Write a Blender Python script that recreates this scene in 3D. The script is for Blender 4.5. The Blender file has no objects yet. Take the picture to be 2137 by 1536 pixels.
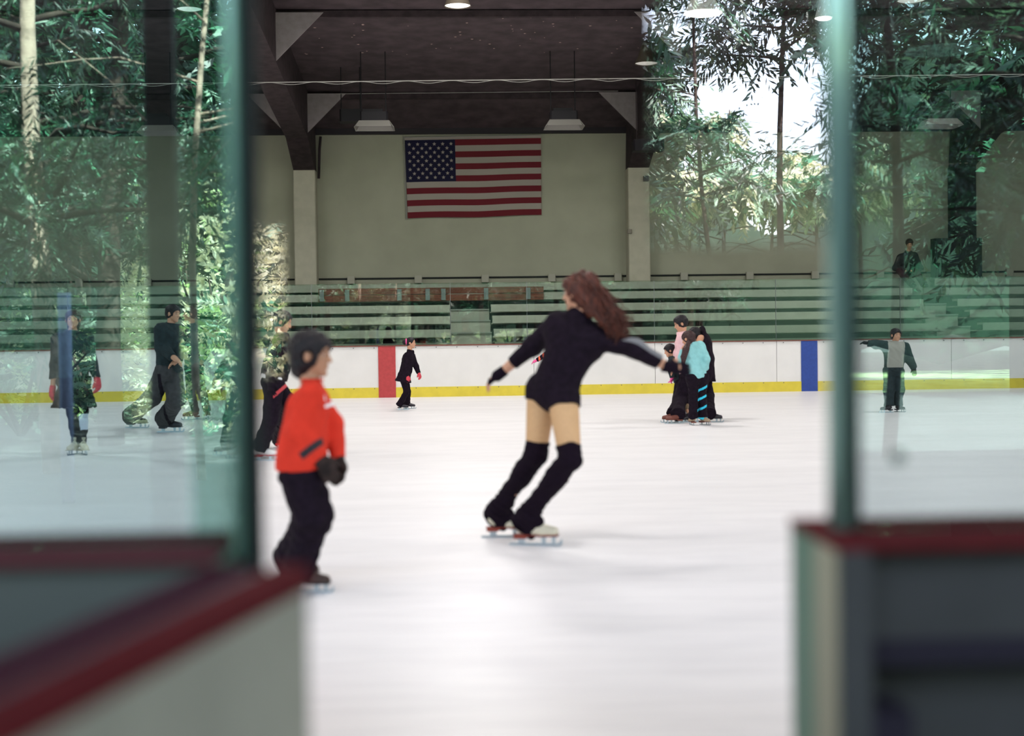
import bpy, math, random
import numpy as np
from math import radians as R, sin, cos, pi
random.seed(7); rng = np.random.default_rng(7)
S = bpy.context.scene
COL = S.collection
V = lambda *a: np.array(a, dtype=float)
def nz(v):
    v = np.array(v, float); return v / max(np.linalg.norm(v), 1e-9)

# ------------------------------------------------------------ camera
W, H_, F = 2137.0, 1536.0, 2968.0
CAM = V(0, 0, 1.25)
yaw, pitch, roll = R(2.8), math.atan(70 / F), 0.013
fwd = V(sin(yaw) * cos(pitch), cos(yaw) * cos(pitch), -sin(pitch))
right0 = V(cos(yaw), -sin(yaw), 0)
up0 = np.cross(right0, fwd)
CR = cos(roll) * right0 - sin(roll) * up0
CU = sin(roll) * right0 + cos(roll) * up0
def ray(px, py): return fwd + (px - W / 2) / F * CR - (py - H_ / 2) / F * CU
def P(px, py, D): return CAM + D * ray(px, py)
def atY(px, py, Y):
    d = ray(px, py); return CAM + d * (Y / d[1])
def Dfloor(px, py): return -CAM[2] / ray(px, py)[2]
def onfloor(px, py, z=0.0):
    d = ray(px, py); return CAM + d * ((z - CAM[2]) / d[2])
from mathutils import Matrix, Vector
cd = bpy.data.cameras.new('camera'); cam = bpy.data.objects.new('camera', cd); COL.objects.link(cam)
m = Matrix(((CR[0], CU[0], -fwd[0], CAM[0]), (CR[1], CU[1], -fwd[1], CAM[1]), (CR[2], CU[2], -fwd[2], CAM[2]), (0, 0, 0, 1)))
cam.matrix_world = m
cd.sensor_width = 36; cd.lens = 36 * F / W; cd.clip_end = 500; cd.clip_start = 0.05
cd.dof.use_dof = True; cd.dof.focus_distance = 25; cd.dof.aperture_fstop = 1.35
S.camera = cam
S.view_settings.view_transform = 'Standard'; S.view_settings.look = 'None'
S.view_settings.gamma = 1; S.view_settings.use_curve_mapping = False; S.view_settings.exposure = 0

# ------------------------------------------------------------ materials
MATS = {}
def mat(name, col, rough=0.7, var=0.0, scale=20, bump=0.0, metal=0.0, spec=0.3, emit=None, es=0, col2=None, sheen=0, stretch=None):
    if name in MATS: return MATS[name]
    m = bpy.data.materials.new(name); m.use_nodes = True
    nt = m.node_tree; b = nt.nodes['Principled BSDF']
    b.inputs['Base Color'].default_value = (*col, 1); b.inputs['Roughness'].default_value = rough
    b.inputs['Metallic'].default_value = metal; b.inputs['Specular IOR Level'].default_value = spec
    if emit: b.inputs['Emission Color'].default_value = (*emit, 1); b.inputs['Emission Strength'].default_value = es
    if var or bump or col2:
        tc = nt.nodes.new('ShaderNodeTexCoord'); n = nt.nodes.new('ShaderNodeTexNoise'); n.inputs['Scale'].default_value = scale
        n.inputs['Detail'].default_value = 5
        src = tc.outputs['Object']
        if stretch:
            mp = nt.nodes.new('ShaderNodeMapping'); mp.inputs['Scale'].default_value = stretch
            nt.links.new(src, mp.inputs[0]); src = mp.outputs[0]
        nt.links.new(src, n.inputs['Vector'])
        if var or col2:
            r = nt.nodes.new('ShaderNodeValToRGB')
            c2 = col2 if col2 else tuple(min(1, c * (1 + var)) for c in col)
            c1 = col if col2 else tuple(c * (1 - var) for c in col)
            r.color_ramp.elements[0].color = (*c1, 1); r.color_ramp.elements[1].color = (*c2, 1)
            r.color_ramp.elements[0].position = .35; r.color_ramp.elements[1].position = .65
            nt.links.new(n.outputs['Fac'], r.inputs[0]); nt.links.new(r.outputs[0], b.inputs['Base Color'])
        if bump:
            bp = nt.nodes.new('ShaderNodeBump'); bp.inputs['Strength'].default_value = bump; bp.inputs['Distance'].default_value = .01
            nt.links.new(n.outputs['Fac'], bp.inputs['Height']); nt.links.new(bp.outputs[0], b.inputs['Normal'])
    MATS[name] = m; return m
def glass(name, tint, refl, reflcol=(1, 1, 1)):
    m = bpy.data.materials.new(name); m.use_nodes = True; nt = m.node_tree; nt.nodes.clear()
    o = nt.nodes.new('ShaderNodeOutputMaterial'); mx = nt.nodes.new('ShaderNodeMixShader')
    t = nt.nodes.new('ShaderNodeBsdfTransparent'); t.inputs[0].default_value = (*tint, 1)
    g = nt.nodes.new('ShaderNodeBsdfGlossy'); g.inputs['Roughness'].default_value = 0.0; g.inputs['Color'].default_value = (*reflcol, 1)
    lw = nt.nodes.new('ShaderNodeFresnel'); lw.inputs['IOR'].default_value = 1.5
    ma = nt.nodes.new('ShaderNodeMath'); ma.operation = 'MULTIPLY'; ma.inputs[1].default_value = refl / .04; ma.use_clamp = True
    nt.links.new(lw.outputs[0], ma.inputs[0]); nt.links.new(ma.outputs[0], mx.inputs[0])
    nt.links.new(t.outputs[0], mx.inputs[1]); nt.links.new(g.outputs[0], mx.inputs[2]); nt.links.new(mx.outputs[0], o.inputs[0])
    MATS[name] = m; return m

# ------------------------------------------------------------ object helpers
def mesh_obj(name, verts, faces, mats, parent=None, smooth=False, midx=None):
    me = bpy.data.meshes.new(name)
    verts = np.asarray(verts, dtype=np.float32)
    origin = np.zeros(3)
    if parent is not None: origin = np.array(parent.location) if parent.parent is None else np.array(parent.location) + np.array(parent.parent.location)
    else:
        origin = (verts.min(0) + verts.max(0)) / 2; origin[2] = verts[:, 2].min()
    fa = np.asarray(faces) if not isinstance(faces, list) else None
    vv = verts - origin
    if fa is not None and fa.ndim == 2:
        n, k = fa.shape
        me.vertices.add(len(vv)); me.vertices.foreach_set('co', vv.astype(np.float32).ravel())
        me.loops.add(n * k); me.loops.foreach_set('vertex_index', fa.astype(np.int32).ravel())
        me.polygons.add(n); me.polygons.foreach_set('loop_start', np.arange(0, n * k, k, dtype=np.int32))
        if midx is not None: me.polygons.foreach_set('material_index', np.asarray(midx, dtype=np.int32))
        me.update(calc_edges=True)
    else:
        me.from_pydata([tuple(v) for v in vv], [], [tuple(f) for f in faces])
        if midx is not None:
            for p, i in zip(me.polygons, midx): p.material_index = int(i)
    if smooth: me.polygons.foreach_set('use_smooth', np.ones(len(me.polygons), dtype=bool))
    for mm in (mats if isinstance(mats, (list, tuple)) else [mats]): me.materials.append(mm)
    me.update()
    o = bpy.data.objects.new(name, me); COL.objects.link(o)
    if parent is not None: o.parent = parent
    else: o.location = origin
    if parent is not None and parent.parent is not None: pass
    return o
def empty(name, loc, label, cat, group=None):
    o = bpy.data.objects.new(name, None); COL.objects.link(o); o.location = tuple(loc); o.empty_display_size = .1
    tag(o, label, cat, group); return o
def tag(o, label=None, cat=None, group=None, kind=None):
    if label: o['label'] = label
    if cat: o['category'] = cat
    if group: o['group'] = group
    if kind: o['kind'] = kind
    return o
class MB:
    def __init__(s): s.v = []; s.f = []; s.m = []
    def add(s, vs, fs, mi=0):
        b = len(s.v); s.v += [tuple(v) for v in vs]; s.f += [tuple(b + i for i in f) for f in fs]; s.m += [mi] * len(fs)
    def box(s, x0, x1, y0, y1, z0, z1, mi=0, bev=0):
        if bev:
            c = [(x0 + bev, y0), (x1 - bev, y0), (x1, y0 + bev), (x1, y1 - bev), (x1 - bev, y1), (x0 + bev, y1), (x0, y1 - bev), (x0, y0 + bev)]
            s.prism([(a, b, z0) for a, b in c], (0, 0, z1 - z0), mi); return
        s.add([(x0, y0, z0), (x1, y0, z0), (x1, y1, z0), (x0, y1, z0), (x0, y0, z1), (x1, y0, z1), (x1, y1, z1), (x0, y1, z1)],
              [(0, 3, 2, 1), (4, 5, 6, 7), (0, 1, 5, 4), (1, 2, 6, 5), (2, 3, 7, 6), (3, 0, 4, 7)], mi)
    def prism(s, poly, ext, mi=0):
        n = len(poly); e = np.array(ext); p = [np.array(q, float) for q in poly]
        s.add(p + [q + e for q in p], [tuple(range(n - 1, -1, -1)), tuple(range(n, 2 * n))] + [(i, (i + 1) % n, n + (i + 1) % n, n + i) for i in range(n)], mi)
    def obox(s, a, b, w, h, up=(0, 0, 1), mi=0):     # bar from a to b, w sideways, h along up
        a = np.array(a, float); b = np.array(b, float); d = nz(b - a); sd = nz(np.cross(d, up)); u = np.cross(sd, d)
        q = [a - sd * w / 2 - u * h / 2, a + sd * w / 2 - u * h / 2, a + sd * w / 2 + u * h / 2, a - sd * w / 2 + u * h / 2]
        s.prism(q, b - a, mi)
    def tube(s, pts, rs, n=8, mi=0):
        pts = [np.array(p, float) for p in pts]
        if not hasattr(rs, '__len__'): rs = [rs] * len(pts)
        b = len(s.v); prev = None
        for i, p in enumerate(pts):
            d = nz(pts[min(i + 1, len(pts) - 1)] - pts[max(i - 1, 0)])
            if prev is None: prev = nz(np.cross(d, (0.3, 0.2, 1) if abs(d[2]) < .9 else (1, 0, 0)))
            a = nz(prev - d * np.dot(prev, d)); prev = a; c = np.cross(d, a)
            for k in range(n): s.v.append(tuple(p + rs[i] * (cos(2 * pi * k / n) * a + sin(2 * pi * k / n) * c)))
        for i in range(len(pts) - 1):
            for k in range(n):
                s.f.append((b + i * n + k, b + i * n + (k + 1) % n, b + (i + 1) * n + (k + 1) % n, b + (i + 1) * n + k)); s.m.append(mi)
        s.f.append(tuple(b + k for k in range(n - 1, -1, -1))); s.m.append(mi)
        e = b + (len(pts) - 1) * n; s.f.append(tuple(e + k for k in range(n))); s.m.append(mi)
    def lathe(s, prof, c, n=20, mi=0):
        b = len(s.v)
        for r, z in prof:
            for k in range(n): s.v.append((c[0] + r * cos(2 * pi * k / n), c[1] + r * sin(2 * pi * k / n), c[2] + z))
        for i in range(len(prof) - 1):
            for k in range(n):
                s.f.append((b + i * n + k, b + i * n + (k + 1) % n, b + (i + 1) * n + (k + 1) % n, b + (i + 1) * n + k)); s.m.append(mi)
    def build(s, name, mats, parent=None, smooth=False):
        return mesh_obj(name, np.array(s.v), s.f, mats, parent, smooth, s.m)

# ------------------------------------------------------------ signed-distance modelling
class Sdf:
    def __init__(s, k=0.03): s.p = []; s.k = k
    def cone(s, a, b, ra, rb, k=None, sq=None, flat=(0, 0), sub=False):
        s.p.append(('c', np.array(a, float), np.array(b, float), ra, rb, s.k if k is None else k, sq, flat, sub)); return s
    def ell(s, c, ax, rad, k=None, sub=False):
        s.p.append(('e', np.array(c, float), np.array(ax, float), np.array(rad, float), None, s.k if k is None else k, None, None, sub)); return s
    def plane(s, pt, n):                          # cut away everything on the +n side
        s.p.append(('p', np.array(pt, float), nz(n), 0, 0, 0, None, None, True)); return s
    def mesh(s, vox, wrinkle=0, wf=40, seed=0, wdir=None):
        lo = np.full(3, 1e9); hi = np.full(3, -1e9)
        for q in s.p:
            if q[8]: continue
            if q[0] == 'c': r = max(q[3], q[4]) * 1.25; l = np.minimum(q[1], q[2]) - r; h = np.maximum(q[1], q[2]) + r
            else: r = q[3].max(); l = q[1] - r; h = q[1] + r
            lo = np.minimum(lo, l); hi = np.maximum(hi, h)
        lo -= 4 * vox + wrinkle; hi += 4 * vox + wrinkle
        n = np.ceil((hi - lo) / vox).astype(int) + 1
        Fd = np.full(n, 0.2, dtype=np.float32)
        axs = [lo[i] + vox * np.arange(n[i]) for i in range(3)]
        def region(l, h):
            i0 = np.clip(np.floor((l - lo) / vox).astype(int), 0, n - 1); i1 = np.clip(np.ceil((h - lo) / vox).astype(int) + 1, 1, n)
            sl = tuple(slice(i0[i], i1[i]) for i in range(3))
            X, Y, Z = np.meshgrid(*[axs[i][sl[i]].astype(np.float32) for i in range(3)], indexing='ij')
            return sl, X, Y, Z
        for q in s.p:
            typ, k = q[0], q[5]
            mg = k + 3 * vox
            if typ == 'p': sl, X, Y, Z = region(lo, hi)
            elif typ == 'c':
                r = max(q[3], q[4]) * 1.3 + mg; sl, X, Y, Z = region(np.minimum(q[1], q[2]) - r, np.maximum(q[1], q[2]) + r)
            else:
                r = q[3].max() + mg; sl, X, Y, Z = region(q[1] - r, q[1] + r)
            if typ == 'p':
                d = (X - q[1][0]) * q[2][0] + (Y - q[1][1]) * q[2][1] + (Z - q[1][2]) * q[2][2]
                Fd = np.maximum(Fd, d.astype(np.float32)); continue
            if typ == 'c':
                a, b = q[1], q[2]; ba = b - a; L2 = max(ba.dot(ba), 1e-10); L = math.sqrt(L2)
                x, y, z = X - a[0], Y - a[1], Z - a[2]
                t = (x * ba[0] + y * ba[1] + z * ba[2]) / L2; h = np.clip(t, 0, 1)
                x = x - h * ba[0]; y = y - h * ba[1]; z = z - h * ba[2]
                if q[6] is not None:
                    nv, sc = q[6]; dn = x * nv[0] + y * nv[1] + z * nv[2]; g = (1 / sc - 1)
                    x = x + g * dn * nv[0]; y = y + g * dn * nv[1]; z = z + g * dn * nv[2]
                d = np.sqrt(x * x + y * y + z * z) - (q[3] + (q[4] - q[3]) * h)
                if q[7][0]: d = np.maximum(d, -t * L)
                if q[7][1]: d = np.maximum(d, (t - 1) * L)
            else:
                c, ax, rad = q[1], q[2], q[3]
                x, y, z = X - c[0], Y - c[1], Z - c[2]
                m2 = 0; m4 = 0
                for i in range(3):
                    w_ = (x * ax[i][0] + y * ax[i][1] + z * ax[i][2]) / rad[i]; m2 = m2 + w_ ** 2; m4 = m4 + (w_ / rad[i]) ** 2
                k0 = np.sqrt(m2); d = k0 * (k0 - 1) / np.maximum(np.sqrt(m4), 1e-6); d = np.where(k0 < .3, -rad.min() * .7, d)
            f = Fd[sl]
            if q[8]:
                hh = np.clip(0.5 - 0.5 * (f + d) / max(k, 1e-6), 0, 1); Fd[sl] = np.maximum(f, -d) if k <= 0 else (f * (1 - hh) - d * hh + k * hh * (1 - hh))
            elif k <= 0: Fd[sl] = np.minimum(f, d)
            else:
                hh = np.clip(0.5 + 0.5 * (f - d) / k, 0, 1); Fd[sl] = f * (1 - hh) + d * hh - k * hh * (1 - hh)
        if wrinkle:
            rr = np.random.default_rng(seed)
            X, Y, Z = np.meshgrid(*[a.astype(np.float32) for a in axs], indexing='ij')
            acc = 0
            for j in range(4):
                v = rr.normal(size=3);
                if wdir is not None: v = v * np.array(wdir)
                v = nz(v) * wf * (0.6 + .5 * j); acc = acc + np.sin(X * v[0] + Y * v[1] + Z * v[2] + rr.uniform(0, 6) + 1.5 * np.sin(X * v[1] * .7 + Z * v[0] * .6))
            Fd += (wrinkle * .4 * acc).astype(np.float32)
        return surface_nets(Fd, lo, vox)
def surface_nets(Fd, lo, vox):
    sg = Fd < 0
    n = Fd.shape
    cnt = np.zeros(tuple(k - 1 for k in n), dtype=np.int8)
    for dx in (0, 1):
        for dy in (0, 1):
            for dz in (0, 1): cnt += sg[dx:n[0] - 1 + dx, dy:n[1] - 1 + dy, dz:n[2] - 1 + dz]
    act = (cnt > 0) & (cnt < 8)
    ids = np.argwhere(act)
    if len(ids) == 0: return np.zeros((0, 3)), np.zeros((0, 4), int)
    imap = np.full(act.shape, -1, dtype=np.int32); imap[act] = np.arange(len(ids))
    acc = np.zeros((len(ids), 3)); num = np.zeros(len(ids))
    cor = [(a, b, c) for a in (0, 1) for b in (0, 1) for c in (0, 1)]
    for i, p in enumerate(cor):
        for q in cor[i + 1:]:
            df = [q[j] - p[j] for j in range(3)]
            if sum(abs(v) for v in df) != 1: continue
            fa = Fd[ids[:, 0] + p[0], ids[:, 1] + p[1], ids[:, 2] + p[2]]; fb = Fd[ids[:, 0] + q[0], ids[:, 1] + q[1], ids[:, 2] + q[2]]
            cr = (fa < 0) != (fb < 0)
            t = np.where(cr, fa / np.where(cr, fa - fb, 1), 0)
            for j in range(3): acc[:, j] += np.where(cr, p[j] + t * df[j], 0)
            num += cr
    vert = lo + vox * (ids + acc / num[:, None])
    faces = []
    for ax in range(3):
        o1, o2 = [(1, 2), (2, 0), (0, 1)][ax]
        sa = [slice(None)] * 3; sb = [slice(None)] * 3
        sa[ax] = slice(0, n[ax] - 1); sb[ax] = slice(1, n[ax])
        A = sg[tuple(sa)]; B = sg[tuple(sb)]
        e = np.argwhere(A != B)
        e = e[(e[:, o1] > 0) & (e[:, o2] > 0) & (e[:, o1] < n[o1] - 1) & (e[:, o2] < n[o2] - 1)]
        if len(e) == 0: continue
        ins = A[e[:, 0], e[:, 1], e[:, 2]]
        def g(d1, d2):
            c = e.copy(); c[:, o1] -= d1; c[:, o2] -= d2; return imap[c[:, 0], c[:, 1], c[:, 2]]
        q = np.stack([g(1, 1), g(0, 1), g(0, 0), g(1, 0)], 1)
        q[~ins] = q[~ins][:, ::-1]
        faces.append(q)
    return vert, np.concatenate(faces)
def sdf_obj(name, sdf, vox, mats, parent, wrinkle=0, wf=40, seed=0, midx=None, wdir=None):
    v, f = sdf.mesh(vox, wrinkle, wf, seed, wdir)
    mi = None
    if midx is not None: mi = midx(v[f].mean(1))
    return mesh_obj(name, v, f, mats, parent, True, mi)
# ------------------------------------------------------------ people
FH = nz(V(sin(yaw), cos(yaw), 0)); UPZ = V(0, 0, 1)
def dirv(r, u, a): return nz(r * right0 + u * UPZ + a * FH)
SKIN = mat('skin_light', (.52, .27, .17), .55, spec=.3); SKIN2 = mat('skin_tan', (.42, .22, .13), .55, spec=.3)
TIGHTS = mat('skin_tights', (.56, .34, .17), .6, var=.05, scale=60)
BLK = mat('black_cloth', (.009, .005, .010), .85, var=.3, scale=30, bump=.4, spec=.10)
BLK2 = mat('black_knit', (.009, .005, .010), .95, var=.3, scale=120, bump=.6, spec=.08)
REDS = mat('red_sweatshirt', (.60, .036, .018), .85, var=.08, scale=14, bump=.35, spec=.15)
HAIRB = mat('black_hair', (.006, .004, .006), .55, var=.4, scale=80, bump=.6, spec=.3, stretch=(1, 1, .2))
HAIRR = mat('auburn_hair', (.075, .017, .008), .6, var=.55, scale=45, bump=.7, spec=.4, stretch=(1, 1, .3))
HAIRD = mat('brown_hair', (.035, .014, .014), .5, var=.4, scale=60, bump=.6, spec=.3)
STEEL = mat('blade_steel', (.45, .52, .56), .3, metal=.9)
EYEW = mat('eye_white', (.42, .38, .35), .4); EYED = mat('eye_dark', (.02, .012, .01), .25); LIPM = mat('lip', (.45, .12, .10), .5)
RUBR = mat('sole_redbrown', (.22, .035, .02), .6)
BLKB = mat('black_boot', (.014, .010, .016), .45, spec=.5)
def lerp(a, b, t): return a + (b - a) * t
def basis(d, s):
    d = nz(d); e = nz(np.cross(d, s)); return (d, e, np.cross(d, e))

def skate(parent, c, ang, L, boot, sole, lift=0, pit=0, name='ice_skate', lace=None, roll=0):
    d = cos(R(ang)) * right0 + sin(R(ang)) * FH; u = UPZ.copy(); sd = np.cross(d, u)
    if pit: d, u = nz(d * cos(R(pit)) + u * sin(R(pit))), nz(u * cos(R(pit)) - d * sin(R(pit)))
    if roll: sd, u = nz(sd * cos(R(roll)) + u * sin(R(roll))), nz(u * cos(R(roll)) - sd * sin(R(roll)))
    o = np.array(c, float) - d * L * .5; o[2] += lift + (.5 * L * abs(sin(R(pit))) if pit else 0)
    f = lambda t, z, s=0: o + d * t * L + u * z * L + sd * s * L
    b = Sdf(.012)
    b.cone(f(.13, .40), f(.62, .33), .135 * L, .15 * L, sq=(sd, .95)); b.cone(f(.62, .33), f(.86, .31), .15 * L, .125 * L)
    b.cone(f(.2, .42), f(.29, .80), .14 * L, .165 * L, flat=(0, 1), sq=(sd, .85)); b.cone(f(.3, .5), f(.6, .36), .13 * L, .12 * L)
    b.plane(f(.5, .235), -u)
    bo = sdf_obj(name, b, max(.0045, L * .025), boot, parent)
    s = MB(); pr = [(-.02, .17), (.24, .17), (.30, .23), (.45, .225), (.62, .205), (.99, .22), (1.0, .25), (.45, .26), (-.02, .27)]
    pr = [(-.02, .16), (.25, .16), (.3, .23), (.44, .225), (.60, .205), (.97, .22), (.99, .25), (-.03, .25)]
    s.prism([f(t, z, -.14) for t, z in pr], sd * .28 * L); s.build('sole', sole, bo)
    k = MB(); e = .009
    bl = [(-.16, .0), (1.0, 0), (1.06, .03), (1.08, .10), (1.05, .16), (1.02, .10), (.98, .055), (-.14, .05)]
    k.prism([f(t, z, -e) for t, z in bl], sd * 2 * e * L)
    for t0, t1, zt in ((.06, .2, .17), (.6, .68, .21), (.84, .9, .22)): k.prism([f(t0, .04, -e), f(t1, .04, -e), f(t1 + .02, zt, -e), f(t0 - .02, zt, -e)], sd * 2 * e * L)
    k.prism([f(-.0, .165, -.07), f(.24, .165, -.07), f(.24, .18, -.07), f(0, .18, -.07)], sd * .14 * L)
    k.prism([f(.5, .2, -.09), f(.98, .215, -.09), f(.98, .225, -.09), f(.5, .21, -.09)], sd * .18 * L)
    k.build('blade', STEEL, bo)
    if lace:
        q = MB()
        for i in range(6):
            t = .32 + (.5 - i * .09) * .5; z = .42 + i * .085
            t = .60 - i * .045; z = .47 + i * .075
            q.tube([f(t, z - .01, -.1), f(t + .03, z + .02, 0), f(t, z - .01, .1)], .012 * L, 5)
        q.build('laces', lace, bo)
    return f(.22, .62), f(.22, .9), d, u

def hand_prims(s, w, tip, nrm, L, curl=.5, spread=.12, thumb_side=1, r=1.0, only=None):
    d = nz(tip - w); nrm = nz(nrm - d * np.dot(nrm, d)); sd = np.cross(d, nrm) * thumb_side
    pal = .5 * L
    if only != 'fingers':
        for i in range(4):
            off = (1.5 - i) * .105 * L
            s.cone(w + sd * off * .55 + d * .04 * L, w + d * pal * (1 - .03 * abs(i - 1)) + sd * off, .085 * L * r, .075 * L * r, k=.02 * L / .17)
    for i in range(4):
        off = (1.5 - i) * .12 * L; fl = L * (.42, .48, .44, .34)[i]
        p = w + d * pal * (1 - .03 * abs(i - 1)) + sd * off; dd = nz(d + sd * (1.5 - i) * spread)
        for j, (ln, cv) in enumerate(((.45, curl * .5), (.32, curl), (.23, curl * .8))):
            dd = nz(dd * cos(cv) + nrm * sin(cv)); q = p + dd * fl * ln
            s.cone(p, q, (.052 - .006 * j) * L * r, (.047 - .006 * j) * L * r, k=.008 * L / .17); p = q
    p = w + d * .12 * L + sd * .15 * L; dd = nz(d * .75 + sd * .7 + nrm * .2)
    for j, ln in enumerate((.2, .17, .13)):
        q = p + dd * L * ln; s.cone(p, q, (.068 - .008 * j) * L * r, (.06 - .008 * j) * L * r, k=.015 * L / .17); p = q; dd = nz(dd + d * .35 + nrm * .25)

def head_prims(s, c, f, u, h, neck, rn):
    f = nz(f); u = nz(u - f * np.dot(u, f)); sd = np.cross(f, u); k = .09 * h
    s.ell(c + u * .12 * h - f * .06 * h, (sd, f, u), (.33 * h, .41 * h, .37 * h), k=0)
    s.ell(c - u * .08 * h + f * .1 * h, (sd, f, u), (.27 * h, .27 * h, .34 * h), k=k)
    s.cone(c - u * .25 * h + f * .08 * h, c - u * .385 * h + f * .28 * h, .18 * h, .085 * h, k=k)
    s.cone(c + u * .06 * h + f * .33 * h, c - u * .10 * h + f * .43 * h, .035 * h, .05 * h, k=.04 * h)
    for q in (-1, 1):
        s.ell(c + sd * .05 * h * q - u * .115 * h + f * .40 * h, (sd, f, u), (.035 * h, .04 * h, .03 * h), k=.03 * h)
        s.ell(c + sd * .14 * h * q + u * .115 * h + f * .315 * h, (sd, f, u), (.1 * h, .035 * h, .025 * h), k=.04 * h)
        s.ell(c + sd * .15 * h * q - u * .08 * h + f * .27 * h, (sd, f, u), (.08 * h, .07 * h, .07 * h), k=.05 * h)
        s.ell(c + sd * .135 * h * q + u * .035 * h + f * .40 * h, (sd, f, u), (.065 * h, .05 * h, .035 * h), k=.03 * h, sub=True)
        s.ell(c + sd * .35 * h * q - u * .02 * h - f * .0 * h, (sd, f, u), (.04 * h, .085 * h, .12 * h), k=.02 * h)
    s.ell(c - u * .215 * h + f * .345 * h, (sd, f, u), (.1 * h, .045 * h, .025 * h), k=.02 * h)
    s.ell(c - u * .26 * h + f * .335 * h, (sd, f, u), (.085 * h, .045 * h, .03 * h), k=.02 * h)
    s.cone(c - u * .20 * h - f * .15 * h, neck, rn, rn * 1.15, k=.05 * h)
def hair_short(s, c, f, u, h, ext=.05, back=0, fringe=.0, ear=True, open=.48):
    f = nz(f); u = nz(u - f * np.dot(u, f)); sd = np.cross(f, u)
    s.ell(c + u * .13 * h - f * .07 * h, (sd, f, u), ((.34 + ext) * h, (.43 + ext) * h, (.38 + ext) * h), k=0)
    s.ell(c - u * (.10 + back) * h - f * .22 * h, (sd, f, u), ((.29 + ext * .6) * h, (.22 + ext) * h, (.26 + back) * h), k=.05 * h)
    s.ell(c - u * (.22 + fringe) * h + f * open * h, (sd, f, u), (.50 * h, .33 * h, .50 * h), k=.03 * h, sub=True)
    if ear:
        for q in (-1, 1): s.ell(c + sd * .38 * h * q - u * .04 * h + f * .02 * h, (sd, f, u), (.09 * h, .12 * h, .15 * h), k=.02 * h, sub=True)
def eyes(parent, c, f, u, h):
    f = nz(f); u = nz(u - f * np.dot(u, f)); sd = np.cross(f, u)
    for q in (-1, 1):
        e = Sdf(0); p = c + sd * .135 * h * q + u * .03 * h + f * .328 * h
        e.ell(p, (sd, f, u), (.052 * h, .036 * h, .026 * h))
        v, fa = e.mesh(.009 * h)
        pc = p + f * .036 * h; mi = (np.linalg.norm(v[fa].mean(1) - pc, axis=1) < .036 * h).astype(int)
        mesh_obj('eye', v, fa, [EYEW, EYED], parent, True, mi)
        b = Sdf(.01 * h); a0 = c + sd * .07 * h * q + u * .115 * h + f * .365 * h; a1 = c + sd * .21 * h * q + u * .13 * h + f * .315 * h
        b.cone(a0, lerp(a0, a1, .5) + u * .015 * h, .014 * h, .014 * h); b.cone(lerp(a0, a1, .5) + u * .015 * h, a1, .014 * h, .009 * h)
        sdf_obj('eyebrow', b, .008 * h, HAIRB, parent)

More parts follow.
